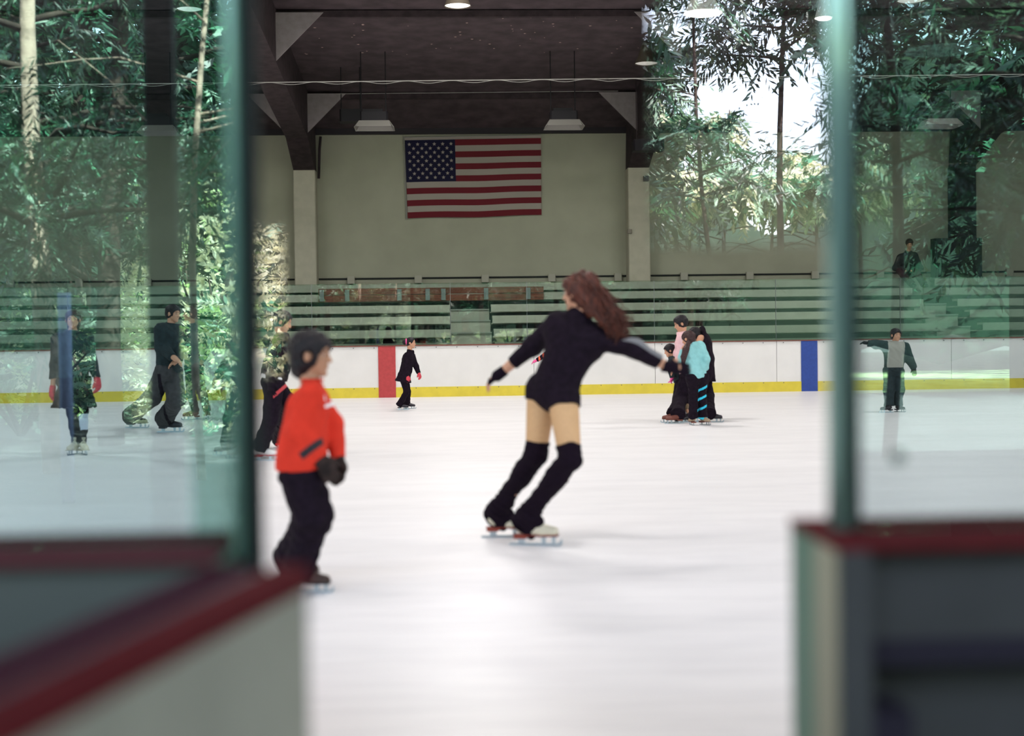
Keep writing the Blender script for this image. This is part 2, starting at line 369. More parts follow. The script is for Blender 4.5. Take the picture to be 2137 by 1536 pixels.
class Person:
    def __init__(s, label, D, H, shc, hipc, cf, pf, head, hface, limbs, feet, skin=SKIN, vox=None, base=None, hh=None, boot=None, sole=None,
                 lace=None, thin=1.0, group=None, hup=None, footL=.152):
        s.D, s.H = D, H; T = s.T = lambda j: P(j[0], j[1], D + (j[2] if len(j) > 2 else 0))
        s.root = None; s.vox = vox or max(.006, D / F * 1.4)
        s.shc, s.hipc = T(shc), T(hipc); up = nz(s.shc - s.hipc); s.up = up
        cf = dirv(*cf); pf = dirv(*pf); s.cf = nz(cf - up * np.dot(cf, up)); s.pf = nz(pf - up * np.dot(pf, up))
        lc = np.cross(s.cf, up); lp = np.cross(s.pf, up); s.lc, s.lp = lc, lp
        J = s.J = {}
        J['shR'] = s.shc + lc * .098 * H * thin; J['shL'] = s.shc - lc * .098 * H * thin
        J['hipR'] = s.hipc + lp * .052 * H; J['hipL'] = s.hipc - lp * .052 * H
        s.hc = T(head); s.hh = hh or H / 7.2; s.hf = dirv(*hface); s.hu = UPZ if hup is None else dirv(*hup)
        J['neck'] = lerp(s.shc, s.hc, .28); 
        c = s.hipc.copy() if base is None else np.array(base); c[2] = 0
        s.root = empty('person', c if base is None else base, label, 'person', group)
        s.feet = {}
        for k, ft in feet.items():
            px, py, ang = ft[:3]; opt = ft[3] if len(ft) > 3 else {}
            if 'pos' in opt: g = opt['pos']
            elif opt.get('lift') or opt.get('atD'):
                g = P(px, py, opt.get('atD', D)); opt['lift'] = max(0, g[2]); g[2] = 0
            else: g = onfloor(px, py)
            if boot is not None:
                an, top, d, u = skate(s.root, g, ang, opt.get('L', footL * H), boot, sole or boot, opt.get('lift', 0), opt.get('pit', 0), lace=lace, roll=opt.get('roll', 0))
            else: an = g + UPZ * .05 * H; top = an + UPZ * .05; d = cos(R(ang)) * right0 + sin(R(ang)) * FH; u = UPZ
            J['an' + k] = an; s.feet[k] = (top, d, u)
        for k, j in limbs.items():
            if len(j) < 3:
                kk = k[-1]
                D0 = np.dot(lerp(J['hip' + kk], J['an' + kk], .5) - CAM, fwd) if k.startswith('kn') else np.dot(J['sh' + kk] - CAM, fwd)
                J[k] = P(j[0], j[1], D0)
            else: J[k] = T(j)
        s.skin = skin; s.gl = []
        s.rad = dict(uarm=(.030, .025), farm=(.025, .017), thigh=(.052, .034), calf=(.034, .024))
    def seg(s, nm):
        J = s.J; t, k = nm[:-1], nm[-1]
        a, b = dict(uarm=('sh', 'el'), farm=('el', 'wr'), thigh=('hip', 'kn'), calf=('kn', 'an'))[t]
        return J[a + k], J[b + k], s.rad[t][0] * s.H, s.rad[t][1] * s.H
    def torso(s, q, inf=0, fem=0, to=1.0, hips=True, chest=1.0):
        H, J = s.H, s.J; k = .045 * H; q_k = k
        dn = s.hipc - s.shc; a = lerp(J['shR'], s.shc, .25) + dn * .06; b = lerp(J['shL'], s.shc, .25) + dn * .06
        q.cone(a, b, .036 * H + inf, .036 * H + inf, k=k)
        for sh, hp in ((J['shR'], J['hipR']), (J['shL'], J['hipL']), (s.shc, s.hipc)):
            t = lerp(s.shc, sh, .5) + dn * .2; wv = lerp(lerp(s.shc, s.hipc, .64), lerp(sh, hp, .64), .42 if not fem else .3); h = lerp(s.hipc, hp, .75) - dn * .04
            q.cone(t, wv, (.055 * chest) * H + inf, (.050 if not fem else .043) * H + inf, k=k)
            if hips: q.cone(wv, h, (.050 if not fem else .043) * H + inf, .055 * H + inf, k=k)
        for kk in 'RL': q.cone(lerp(J['neck'], s.hc, .0), lerp(s.shc, J['sh' + kk], .75), .028 * H + inf * .6, .028 * H + inf, k=.03 * H)
    def body(s, fingers=None, fem=0):
        q = Sdf(.02 * s.H); s.torso(q, fem=fem)
        for nm in ('uarm', 'farm', 'thigh', 'calf'):
            for k in 'RL':
                if (('el' + k) in s.J if 'arm' in nm else ('kn' + k) in s.J): a, b, ra, rb = s.seg(nm + k); q.cone(a, b, ra, rb)
                if nm == 'calf' and ('kn' + k) in s.J: q.ell(lerp(a, b, .3), basis(b - a, s.lp), (.07 * s.H, .031 * s.H, .030 * s.H))
        head_prims(q, s.hc, s.hf, s.hu, s.hh, lerp(s.shc, s.J['neck'], .4), .205 * s.hh)
        if fingers:
            for a in fingers: hand_prims(q, *a)
        o = sdf_obj('body', q, s.vox, s.skin, s.root); eyes(s.root, s.hc, s.hf, s.hu, s.hh)
        return o
    def hair(s, m, style='short', **kw):
        q = Sdf(.02); hair_short(q, s.hc, s.hf, s.hu, s.hh, **kw)
        s.hsd = q
        if style != 'hold': return sdf_obj('hair', q, s.vox * .9, m, s.root, wrinkle=.004 * s.hh / .2, wf=110)
    def top(s, name, m, inf=.012, sleeve=1.0, to=1.0, hem=None, midx=None, wr=.004, fem=0, wf=38, cuffr=1.0, extra=None, seed=1, collar=True, puff=1.0):
        q = Sdf(.025 * s.H); H = s.H; s.torso(q, inf, fem, hips=to > .7)
        for k in 'RL':
            if 'el' + k not in s.J: continue
            a, b, ra, rb = s.seg('uarm' + k); q.cone(a, b, (ra + inf) * puff, (rb + inf) * puff)
            if sleeve > 0:
                a, b, ra, rb = s.seg('farm' + k); e = lerp(a, b, sleeve); q.cone(a, e, (ra + inf) * puff, (rb + inf) * cuffr, flat=(0, 1))
        dn = nz(s.hipc - s.shc)
        if extra: extra(q)
        if hem is None: hem = lerp(s.shc, s.hipc, to)
        q.plane(hem, dn)
        nd = nz(s.hc - s.shc); q.cone(lerp(s.shc, s.hc, .1), lerp(s.shc, s.hc, .5), .034 * H + inf * .4, .27 * s.hh + .006)
        q.plane(lerp(s.shc, s.hc, .46 if collar else .25), nd)
        return sdf_obj(name, q, s.vox, m, s.root, wrinkle=wr, wf=wf, seed=seed, midx=midx)
    def bottoms(s, name, m, inf=.014, flare=1.4, length=.95, waist=.86, midx=None, wr=.005, seed=2, kn=1.0, legs='RL', extra=None, crotch=True, cutn=None):
        q = Sdf(.02 * s.H); H = s.H
        top = lerp(s.shc, s.hipc, waist); q.cone(lerp(s.J['hipR'], s.hipc, .3), lerp(s.J['hipL'], s.hipc, .3), .058 * H + inf, .058 * H + inf)
        for k in 'RL': q.cone(lerp(top, s.J['hip' + k], .25), s.J['hip' + k], .05 * H + inf, .056 * H + inf)
        for k in legs:
            if 'kn' + k not in s.J: continue
            a, b, ra, rb = s.seg('thigh' + k); q.cone(a, b, ra + inf, (rb + inf) * kn)
            a, b, ra, rb = s.seg('calf' + k); e = lerp(a, b, length + .09); q.ell(lerp(a, b, .3), basis(b - a, s.lp), (.075 * H, .031 * H + inf, .030 * H + inf)); q.cone(a, lerp(a, e, .55), (ra + inf) * kn, (rb + inf) * (1 + (flare - 1) * .4)); q.cone(lerp(a, e, .55), e, (rb + inf) * (1 + (flare - 1) * .4), (rb + inf) * flare, flat=(0, 1))
        if extra: extra(q)
        q.plane(top, nz(s.shc - s.hipc) if cutn is None else cutn)
        return sdf_obj(name, q, s.vox, m, s.root, wrinkle=wr, wf=45, seed=seed, midx=midx)
    def glove(s, k, tip, m, L=None, curl=.5, nrm=None, spread=.1, r=1.15, only=None, cuff=.03, name='glove', ts=None):
        L = L or .105 * s.H; w = s.J['wr' + k]; t = s.T(tip) if len(tip) > 2 else P(tip[0], tip[1], np.dot(w - CAM, fwd))
        nrm = -UPZ if nrm is None else dirv(*nrm); d = nz(t - w)
        q = Sdf(.01); el = s.J['el' + k]; b = nz(el - w)
        q.cone(w + b * cuff, w + d * .05, .021 * s.H, .02 * s.H, flat=(1, 0))
        hand_prims(q, w, t, nrm, L, curl, spread, (1 if k == 'R' else -1) if ts is None else ts, r)
        return sdf_obj(name, q, max(.0035, s.vox * .7), m, s.root)
# ------------------------------------------------------------ everyone on the ice
def build_people():
    RED = mat('red_glove', (.55, .06, .08), .9, var=.15, scale=60, bump=.3); PNK = mat('pink_glove', (.75, .10, .28), .9, bump=.3, scale=60)
    BROWNG = mat('brown_glove', (.022, .013, .011), .9, var=.5, scale=25, bump=.6)
    CREAM = mat('cream_boot_leather', (.62, .56, .42), .5, var=.06, scale=12); BLKB = mat('black_boot', (.014, .010, .016), .45, spec=.5)
    BRNB = mat('brown_boot', (.16, .05, .035), .5); WHITE = mat('white_cloth', (.75, .76, .78), .8)
    GRYT = mat('grey_trousers', (.045, .042, .045), .9, var=.2, scale=20, bump=.3); DRK = mat('dark_jacket', (.012, .022, .026), .85, var=.3, scale=20, bump=.3)
    # --- woman in black, centre
    p = Person('person with long auburn hair in black leotard and over-knee socks, arms spread on the ice', 8.4, 1.66,
               (1207, 690), (1153, 822), (.45, .05, 1), (.75, 0, .75), (1208, 612), (-.9, -.05, .45),
               dict(elL=(1113, 722, .22), wrL=(1046, 778, .28), elR=(1325, 727, -.14), wrR=(1392, 765, -.10), knL=(1119, 948, .06), knR=(1190, 958, -.20)),
               dict(R=(1122, 1138, -12, dict(L=.262)), L=(1062, 1121, 4, dict(L=.262))), vox=.0052, hh=.225, boot=CREAM, sole=RUBR, thin=.92)
    J = p.J; sc = F / 8.4
    p.rad.update(thigh=(.052, .035), calf=(.034, .027), uarm=(.031, .027), farm=(.025, .016))
    hl = p.T((1000, 812, .30)); hr = p.T((1452, 772, -.06))
    o = p.body(fem=1, fingers=[(J['wrL'], hl, dirv(.1, -1, .2), .165, .75, .14, -1, .95), (J['wrR'], hr, dirv(-.1, -.5, .8), .165, .25, .06, 1, .95)])
    # tights over the bare legs: colour by part of the leg
    q = Sdf(.02)
    for k in 'RL':
        a, b, ra, rb = p.seg('thigh' + k); q.cone(a, b, ra + .006, rb + .006)
    q.plane(p.hipc - p.up * .0, p.up)
    sdf_obj('tights', q, .006, TIGHTS, p.root)
    def wex(q):
        a, b, ra, rb = p.seg('thighR'); q.cone(a, lerp(a, b, .16), ra + .014, ra + .012, flat=(0, 1), k=.015)
        a, b, ra, rb = p.seg('thighL'); q.cone(a, lerp(a, b, .16), ra + .014, ra + .012, flat=(0, 1), k=.015)
        for k in 'RL': q.cone(J['hip' + k], p.hipc, .087, .087)
        nd = nz(p.hc - p.shc); q.cone(J['neck'] - nd * .06, J['neck'] + nd * .035, .064, .056, k=.03)
    def stripe(c):
        el, wr, sh = J['elR'], J['wrR'], J['shR']; ax = nz(wr - el); t = (c - el) @ ax
        off = c - el - t[:, None] * ax; up = nz(UPZ - ax * np.dot(UPZ, ax)); near = -FH
        an = np.arctan2(off @ up, off @ near)
        return ((t > -.09) & (t < .165) & (an > .35) & (an < 1.35) & ((c - wr) @ right0 < .05) & ((c - sh) @ right0 > .12)).astype(int)
    q = Sdf(.035); p.torso(q, .010, fem=1)
    for k in 'RL':
        a, b, ra, rb = p.seg('uarm' + k); q.cone(a, b, ra + .010, rb + .012)
        a, b, ra, rb = p.seg('farm' + k); e = lerp(a, b, .66 if k == 'L' else .74); q.cone(a, e, rb * 1.3 + .02, rb + .018, flat=(0, 1))
    wex(q)
    sdf_obj('leotard', q, .0055, [BLK, mat('grey_panel', (.17, .17, .18), .8)], p.root, wrinkle=.0028, wf=32, midx=stripe)
    for k in 'RL':      # over-knee socks with slouched ankles pulled over the boots
        q = Sdf(.02); a, b, ra, rb = p.seg('thigh' + k); q.cone(lerp(a, b, .80), b, ra * .2 + rb * .8 + .012, rb + .010, flat=(1, 0))
        a, b, ra, rb = p.seg('calf' + k); top, d, u = p.feet[k]
        q.ell(lerp(a, b, .3), basis(b - a, p.lp), (.14, .068, .066))
        q.cone(a, lerp(a, b, .75), ra + .012, .052); bot = b - u * .045
        q.cone(lerp(a, b, .7), b, .052, .064)
        q.cone(b, bot + d * .02, .062, .055); q.cone(bot + d * .02, bot - u * .055 + d * .035, .05, .028); q.cone(b + d * .01, b - u * .03 + d * .07, .05, .045)
        for t, r_ in zip(np.linspace(.74, 1.12, 6), (.060, .066, .070, .076, .080, .078)): q.ell(lerp(a, b, t) + d * (.012 if t > .9 else 0), basis(b - a, p.lp), (.017, r_, r_), k=.008)
        sdf_obj('sock', q, .0055, BLK2, p.root, wrinkle=.004, wf=60, wdir=(.5, .5, 1.5))
    for k, hd, n, cu, sp in (('L', hl, dirv(.1, -1, .2), .75, .14), ('R', hr, dirv(-.1, -.5, .8), .25, .06)):
        q = Sdf(.01); w = J['wr' + k]; d = nz(hd - w); L = .165
        nrm = nz(n - d * np.dot(n, d)); sd = np.cross(d, nrm) * (1 if k == 'R' else -1)
        q.cone(w - d * .03, w + d * .03, .034, .036, flat=(1, 0))
        for i in range(4):
            off = (1.5 - i) * .105 * L; q.cone(w + sd * off * .6, w + d * .5 * L + sd * off, .094 * L, .085 * L)
            off = (1.5 - i) * .12 * L; pp = w + d * .5 * L + sd * off; dd = nz(d + sd * (1.5 - i) * sp); dd = nz(dd * cos(cu * .5) + nrm * sin(cu * .5))
            q.cone(pp, pp + dd * (.14 if k == 'L' else .2) * L, .065 * L, .06 * L, flat=(0, 1), k=.008)
            if k == 'R':
                d3 = nz(dd * cos(cu) + nrm * sin(cu)); q.cone(pp + dd * .19 * L, pp + dd * .19 * L + d3 * .22 * L, .06 * L, .052 * L, k=.008)
        pp = w + d * .12 * L + sd * .15 * L; q.cone(pp, pp + nz(d * .75 + sd * .7) * .2 * L, .08 * L, .072 * L, flat=(0, 1))
        sdf_obj('glove', q, .0035, BLK2, p.root)
    # hair: volume with flowing locks
    q = Sdf(.02); hair_short(q, p.hc, p.hf, p.hu, p.hh, ext=.075, back=.05, fringe=.02, ear=False, open=.36)
    pts = [(1224, 608, -.03), (1245, 636, -.07), (1266, 664, -.10), (1294, 702, -.12)]
    rr = [.102, .076, .048, .015]
    for i in range(3): q.cone(p.T(pts[i]), p.T(pts[i + 1]), rr[i], rr[i + 1], sq=(FH, .75))
    ho = sdf_obj('hair', q, .006, HAIRR, p.root, wrinkle=.010, wf=75, wdir=(1.3, 1, .6))
    mb = MB(); rg = random.Random(4)
    for i in range(420):
        t = rg.random(); x0 = rg.uniform(1203, 1250); y0 = rg.uniform(574, 625) + (x0 - 1188) * .25
        w0 = rg.uniform(-.10, .04); x1 = rg.gauss(1294, 13); y1 = rg.uniform(664, 724) - (x0 - 1215) * .1
        a = p.T((x0, y0, w0)); b = p.T((x1, y1, rg.uniform(-.17, -.05)))
        c = p.T((max(x0, 1205) + 34 + rg.gauss(0, 5), y0 + 20, w0 - .06)); ph = rg.uniform(0, 6); am = rg.uniform(.007, .017); L_ = []
        n = 15
        for j in range(n + 1):
            s_ = j / n; pt = (1 - s_) ** 2 * a + 2 * s_ * (1 - s_) * c + s_ * s_ * b
            pt = pt + am * s_ * (sin(ph + s_ * 22) * right0 + cos(ph + s_ * 22) * UPZ * .7 + cos(ph * 2 + s_ * 19) * FH); L_.append(pt)
        mb.tube(L_, [.0052 * (1 - .75 * (j / n) ** 2) for j in range(n + 1)], 5)
    mb.build('lock_of_hair', HAIRR, ho, True)

    # --- boy in red
    D = 6.93
    p = Person('boy in a bright red sweatshirt and black trousers with dark gloves, looking right', D, 1.27, (650, 822), (627, 985), (1, 0, .12), (1, 0, .2),
               (652, 742), (.97, -.06, -.2), dict(elR=(626, 900, -.13), wrR=(668, 957, -.14), elL=(693, 885, .10), wrL=(706, 958, .06),
               knR=(655, 1078, -.08), knL=(648, 1075, .08)), dict(R=(650, 1236, -8, dict(L=.20)), L=(628, 1212, -4, dict(L=.20))),
               skin=SKIN2, vox=.0055, hh=.215, boot=mat('brown_rental_boot', (.05, .028, .022), .5), sole=BLKB, lace=WHITE, thin=1.0)
    p.rad.update(thigh=(.062, .045), calf=(.045, .032), uarm=(.036, .032), farm=(.030, .022))
    p.body(); J = p.J
    p.hair(HAIRB, ext=.10, back=.10, fringe=.0)
    sc = D / F
    def ex(q):
        b0 = p.T((640, 850)); b1 = p.T((628, 965)); 
        for l in (-1, 1): q.cone(b0 + FH * .06 * l, b1 + FH * .06 * l, .088, .112, flat=(0, 0))
        q.cone(p.T((628, 960)) - FH * .05, p.T((628, 985)) + FH * .05, .115, .115)
    def rm(c):
        ax = nz(J['wrR'] - J['elR']); t = (c - J['elR']) @ ax / np.linalg.norm(J['wrR'] - J['elR'])
        near = ((c - J['wrR']) @ (-FH) > -.06) & (np.linalg.norm(c - J['elR'] - ((c - J['elR']) @ ax)[:, None] * ax, axis=1) < .075)
        i = np.where(near & (t > .52) & (t < .74), 1, 0)
        b = P(689, 826, D); e = P(691, 845, D - .02); cc = (c - b)
        r_ = (c - b) @ right0; u_ = (c - b) @ UPZ
        i = np.where((np.abs(u_) < .018) & (r_ > -.012) & (np.sin(c @ right0 * 350) + .3 * np.sin(c[:, 2] * 700) > -.6), 2, i)
        i = np.where((np.abs(u_ + .045) < .009) & (r_ > -.012), 2, i); return i
    q = Sdf(.035); p.torso(q, .012)
    ex(q)
    for k in 'RL':
        a, b, ra, rb = p.seg('uarm' + k); q.cone(a, b, ra + .014, rb + .016, k=.02)
        a, b, ra, rb = p.seg('farm' + k); q.cone(a, b, ra + .018, rb + .012, flat=(0, 1), k=.02)
    q.plane(p.T((628, 977)), -UPZ + right0 * .05); q.plane(lerp(p.shc, p.hc, .36), nz(p.hc - p.shc))
    sdf_obj('sweatshirt', q, .0052, [REDS, mat('black_patch', (.02, .018, .022), .8), WHITE], p.root, wrinkle=.006, wf=26, midx=rm, seed=5)
    mb = MB(); nd = nz(p.hc - p.shc); cN = lerp(p.shc, p.hc, .36); A = right0; B = np.cross(nd, A)
    mb.tube([cN + .052 * (cos(t) * A + sin(t) * B) for t in np.linspace(0, 2 * pi, 25)], .007, 6); mb.build('collar', REDS, p.root, True)
    p.glove('R', (690, 992, -.14), BROWNG, L=.15, curl=.55, r=1.5, nrm=(-.3, 0, 1), cuff=.03)
    p.glove('L', (709, 1008, .03), BROWNG, L=.15, curl=.5, r=1.5, nrm=(-.6, 0, -.8), cuff=.03)
    p.bottoms('trousers', BLK, inf=.022, flare=1.35, length=1.0, waist=.90, wr=.008, kn=1.15)

    # --- small girl in black with red gloves
    D = 24.0
    p = Person('small girl in black dress with red gloves and hair bun, beside the red line', D, 1.2, (856, 742), (843, 788), (1, 0, -.25), (1, 0, -.2),
               (858, 716), (.97, -.1, -.25), dict(elR=(846, 768, -.1), wrR=(850, 785, -.08), elL=(868, 763, .1), wrL=(874, 779, .1), knR=(848, 818), knL=(852, 818)),
               dict(R=(842, 855, -8), L=(856, 853, 0)), hh=.185, boot=BLKB, sole=BLKB)
    p.body()
    p.hair(HAIRB, ext=.03, back=-.02, fringe=-.12)
    b = Sdf(.02); b.ell(p.T((845, 714)), np.eye(3), (.045, .045, .05)); sdf_obj('hair_bun', b, .011, HAIRB, p.root)
    mb = MB(); c0 = p.T((848, 713)); mb.tube([c0 + .042 * (cos(t) * FH + sin(t) * UPZ) for t in np.linspace(0, 2 * pi, 13)], .012, 6); mb.build('hair_tie', PNK, p.root, True)
    def sk(q):
        q.cone(p.T((843, 784)), p.T((841, 797)), .10, .145, flat=(0, 1)); q.cone(p.T((850, 745)), p.T((845, 775)), .08, .08)
    p.top('dress', BLK, inf=.014, to=1.3, extra=sk, wr=.005)
    p.bottoms('leggings', BLK, inf=.004, flare=2.0, length=1.12, wr=.003, waist=.95)
    p.glove('R', (851, 797, -.1), RED, r=1.7, curl=.8); p.glove('L', (878, 790, .08), RED, r=1.5, curl=.8)

    # --- child hidden behind the woman
    D = 24.8
    p = Person('child with orange-striped sleeve and pink glove mostly hidden behind the long-haired skater', D, 1.14, (1168, 736), (1166, 780), (-.2, 0, -1), (-.2, 0, -1),
               (1170, 708), (-.3, 0, -1), dict(elR=(1139, 740), wrR=(1120, 752), elL=(1190, 758), wrL=(1180, 772), knR=(1158, 815), knL=(1173, 815)),
               dict(R=(1158, 850, -120), L=(1175, 850, -60)), hh=.18, boot=BLKB, sole=BLKB)
    p.body(); p.hair(HAIRB)
    OR = mat('orange_stripe', (.75, .12, .06), .8)
    def st(c):
        ax = nz(p.J['wrR'] - p.J['shR']); t = (c - p.J['shR']) @ ax + .3 * c[:, 2]; 
        return (((t * 14) % 1) < .38).astype(int) * (np.linalg.norm(c - p.J['wrR'], axis=1) < .30).astype(int)
    p.top('jacket', [BLK, OR], inf=.016, midx=st, wr=.002); p.bottoms('trousers', [BLK], inf=.014)
    p.glove('R', (1106, 759), PNK, r=1.3, curl=.4); p.glove('L', (1172, 782), RED, r=1.3)
    mbs = Sdf(.01); mbs.cone(P(1136, 777, D - .1), P(1130, 786, D - .1), .035, .04); sdf_obj('mitten', mbs, .012, RED, p.root)

    # --- the cluster of four
    D = 20.2
    p = Person('person in black hoodie and black flared trousers bending behind the girl in turquoise', D, 1.52, (1466, 706, .1), (1470, 782, .1), (-1, 0, .3), (-1, 0, .1),
               (1449, 700, .05), (-1, -.5, .2), dict(elR=(1480, 748, .15), wrR=(1478, 782, .15), elL=(1450, 740, -.1), wrL=(1440, 770, -.1), knR=(1480, 825, .1), knL=(1462, 826, -.05)),
               dict(R=(1491, 881, -20), L=(1460, 880, 190)), hh=.2, boot=BLKB, sole=BLKB)
    p.body(); p.hair(HAIRB, ext=.08, back=.1)
    def hd(q): q.cone(P(1452, 696, D + .05), P(1462, 716, D + .05), .15, .13); q.cone(P(1476, 770, D + .12), P(1478, 796, D + .12), .10, .11)
    p.top('hoodie', BLK, inf=.03, extra=hd, to=1.2, collar=True); p.bottoms('trousers', BLK, inf=.016, flare=1.7, length=1.05)
    D = 19.9
    p = Person('tall girl with black hair in a pale pink top bending over a small child', D, 1.5, (1424, 706), (1436, 782), (-1, -.1, 0), (-1, 0, 0),
               (1420, 676), (-.9, -.35, -.2), dict(elR=(1414, 738, .12), wrR=(1409, 760, .15), elL=(1418, 740, -.12), wrL=(1412, 765, -.12), knR=(1418, 830, .05), knL=(1420, 832, -.05)),
               dict(R=(1398, 882, 180), L=(1406, 884, 185)), hh=.215, boot=BRNB, sole=BRNB)
    p.body(); p.hair(HAIRB, ext=.07, back=-.03)
    PT = mat('pale_pink_top', (.66, .42, .44), .85, var=.05, bump=.2)
    p.top('top', PT, inf=.018, to=.95, wr=.005); p.bottoms('trousers', BLK, inf=.02, flare=1.9, length=1.02, kn=1.3)
    p.glove('R', (1404, 770, .15), SKIN, r=1, name='hand'); p.glove('L', (1405, 772, -.12), SKIN, r=1, name='hand')
    D = 20.1
    p = Person('small child in dark jacket with pink gloves in front of the pale pink top', D, 1.02, (1405, 752), (1420, 795), (-1, -.2, .1), (-1, 0, 0),
               (1397, 732), (-.95, -.3, -.1), dict(elR=(1410, 775, .1), wrR=(1404, 787, .1), elL=(1402, 776, -.1), wrL=(1404, 788, -.1), knR=(1412, 830, .05), knL=(1431, 830, -.05)),
               dict(R=(1422, 880, 190), L=(1430, 881, 188)), hh=.175, boot=BLKB, sole=BLKB, lace=WHITE)
    p.body(); p.hair(HAIRB, ext=.06); p.top('jacket', DRK, inf=.025)
    p.bottoms('trousers', BLK, inf=.018, flare=1.1, length=.36)
    q = Sdf(.01)
    for k in 'RL':
        a, b, ra, rb = p.seg('calf' + k); q.cone(lerp(a, b, .42), lerp(a, b, .72), rb + .018, rb + .016, flat=(1, 1))
    sdf_obj('trouser_cuff', q, .009, mat('tan_cuff', (.26, .18, .11), .9, var=.3, scale=40), p.root)
    p.glove('L', (1399, 798, -.1), PNK, r=1.4, curl=.7, nrm=(-1, 0, 0)); p.glove('R', (1400, 795, .1), PNK, r=1.4, curl=.7)
    D = 18.9
    TQ = mat('turquoise_top', (.24, .52, .53), .85, var=.06, bump=.3); CY = mat('cyan_stripe', (.03, .50, .68), .7)
    p = Person('girl with brown ponytail, turquoise top and cyan-striped black trousers, seen from behind', D, 1.36, (1446, 724), (1455, 788), (-.5, 0, .85), (-.4, 0, .9),
               (1436, 708), (-.8, -.3, .5), dict(elR=(1474, 750, -.05), wrR=(1472, 772, .1), elL=(1422, 750, .12), wrL=(1420, 772, .18), knR=(1465, 832), knL=(1448, 832)),
               dict(R=(1472, 887, -60, dict(L=.2)), L=(1444, 887, 100)), hh=.205, boot=mat('tan_boot', (.36, .27, .18), .6), sole=BRNB)
    p.body(); p.hair(HAIRD, ext=.05, back=0)
    q = Sdf(.02); pp = [p.T((1437, 715, -.1)), p.T((1432, 728, -.16)), p.T((1427, 745, -.16)), p.T((1425, 762, -.15))]
    for i in range(3): q.cone(pp[i], pp[i + 1], [.03, .042, .04][i], [.042, .04, .018][i])
    sdf_obj('ponytail', q, .009, HAIRD, p.root, wrinkle=.004, wf=80)
    p.top('top', TQ, inf=.018, sleeve=.85, to=1.02, wr=.006)
    def cy(c):
        k = p.J['knR']; x = (c - k) @ right0; z = c[:, 2]; zz = z - x * .5
        on = ((c - p.hipc) @ right0 > .012)
        g = np.zeros(len(c), int)
        for z0 in (.50, .375, .23): g |= (np.abs(zz - z0) < .017)
        g |= (z < .105)
        return (g & on).astype(int)
    p.bottoms('trousers', [BLK, CY], inf=.012, flare=1.6, length=1.0, kn=1.0, midx=cy)

    # --- arms-out skater, far right
    D = 21.5
    p = Person('child with both arms held out, grey vest and dark sleeves, behind the right glass', D, 1.25, (1868, 722), (1865, 775), (0, 0, -1), (0, 0, -1),
               (1870, 700), (.2, 0, -1), dict(elR=(1829, 719), wrR=(1811, 716), elL=(1897, 750), wrL=(1908, 769), knR=(1855, 815), knL=(1876, 815)),
               dict(R=(1849, 861, 190), L=(1879, 860, -60)), hh=.2, boot=BLKB, sole=BLKB, thin=1.25)
    p.body(); p.hair(HAIRB, ext=.06)
    GV = mat('grey_vest', (.30, .29, .25), .85, bump=.2)
    vm = lambda c: ((np.abs((c - p.shc) @ p.lc) < .125) & (c[:, 2] > p.hipc[2] + .06)).astype(int)
    p.top('jacket', [DRK, GV], inf=.03, to=1.0, midx=vm, puff=1.1); p.bottoms('trousers', DRK, inf=.024, flare=1.5, length=1.0, kn=1.25)
    p.glove('R', (1801, 715), BLK, r=1.5); p.glove('L', (1908, 781), BLK, r=1.4)

    # --- skirt girl, left
    D = 15.45
    p = Person('girl in short flared black skirt with red gloves and cream skates at the far left', D, 1.6, (151, 707), (154, 795), (.1, 0, -1), (.1, 0, -1),
               (152, 668), (.2, 0, -1), dict(elR=(116, 763, 0), wrR=(110, 810, -.03), elL=(192, 757, 0), wrL=(203, 792, -.03), knR=(152, 860), knL=(171, 858)),
               dict(R=(153, 949, -100), L=(176, 949, -60)), hh=.21, boot=CREAM, sole=CREAM, lace=mat('grey_lace', (.3, .3, .25), .8), thin=1.05)
    p.body(); p.hair(HAIRD, ext=.06, back=.15)
    p.top('jacket', DRK, inf=.016, to=.93)
    q = Sdf(.02); q.cone(p.T((154, 778)), p.T((155, 850)), .13, .245, flat=(1, 1), k=0, sq=(FH, .8))
    sdf_obj('skirt', q, .008, BLK, p.root, wrinkle=.008, wf=55, wdir=(1, 1, .05))
    pn = lambda c: ((c[:, 2] > .27) & (c[:, 2] < .45) & ((c - p.J['knL']) @ right0 > -.015)).astype(int)
    p.bottoms('leggings', [BLK, mat('pale_panel', (.5, .55, .65), .7)], inf=.008, flare=1.0, length=1.0, waist=.9, midx=pn)
    p.glove('R', (107, 832, -.03), RED, r=1.6, curl=.8); p.glove('L', (206, 815, -.03), RED, r=1.6, curl=.8)

    # --- man striding
    D = 18.6
    p = Person('man in dark jacket and wide grey trousers striding in black skates behind the left glass', D, 1.74, (356, 690), (352, 775), (.8, 0, -.5), (.9, 0, -.3),
               (362, 655), (.8, -.1, -.5), dict(elR=(337, 722, -.1), wrR=(360, 745, -.3), elL=(383, 718, 0), wrL=(372, 752, -.2), knR=(318, 828, .05), knL=(368, 835, -.1)),
               dict(R=(288, 893, -12, dict(L=.3)), L=(358, 902, -6, dict(L=.31))), hh=.23, boot=BLKB, sole=BLKB)
    p.rad.update(thigh=(.055, .043), calf=(.043, .035))
    p.body(); p.hair(HAIRB, ext=.05)
    p.top('jacket', DRK, inf=.028, to=1.02, puff=1.15)
    sp = lambda c: ((c[:, 2] < .8) & ((c - p.hipc) @ right0 > -.1) & ((c - lerp(p.J['knL'], p.J['anL'], .5)) @ right0 < -.03)).astype(int)
    p.bottoms('trousers', [GRYT, BLK], inf=.026, flare=1.5, length=.98, kn=1.2, midx=sp)
    p.glove('R', (371, 752, -.3), SKIN, r=1, name='hand'); p.glove('L', (362, 757, -.2), SKIN, r=1, name='hand')

    # --- person behind with one leg stretched
    D = 21.5
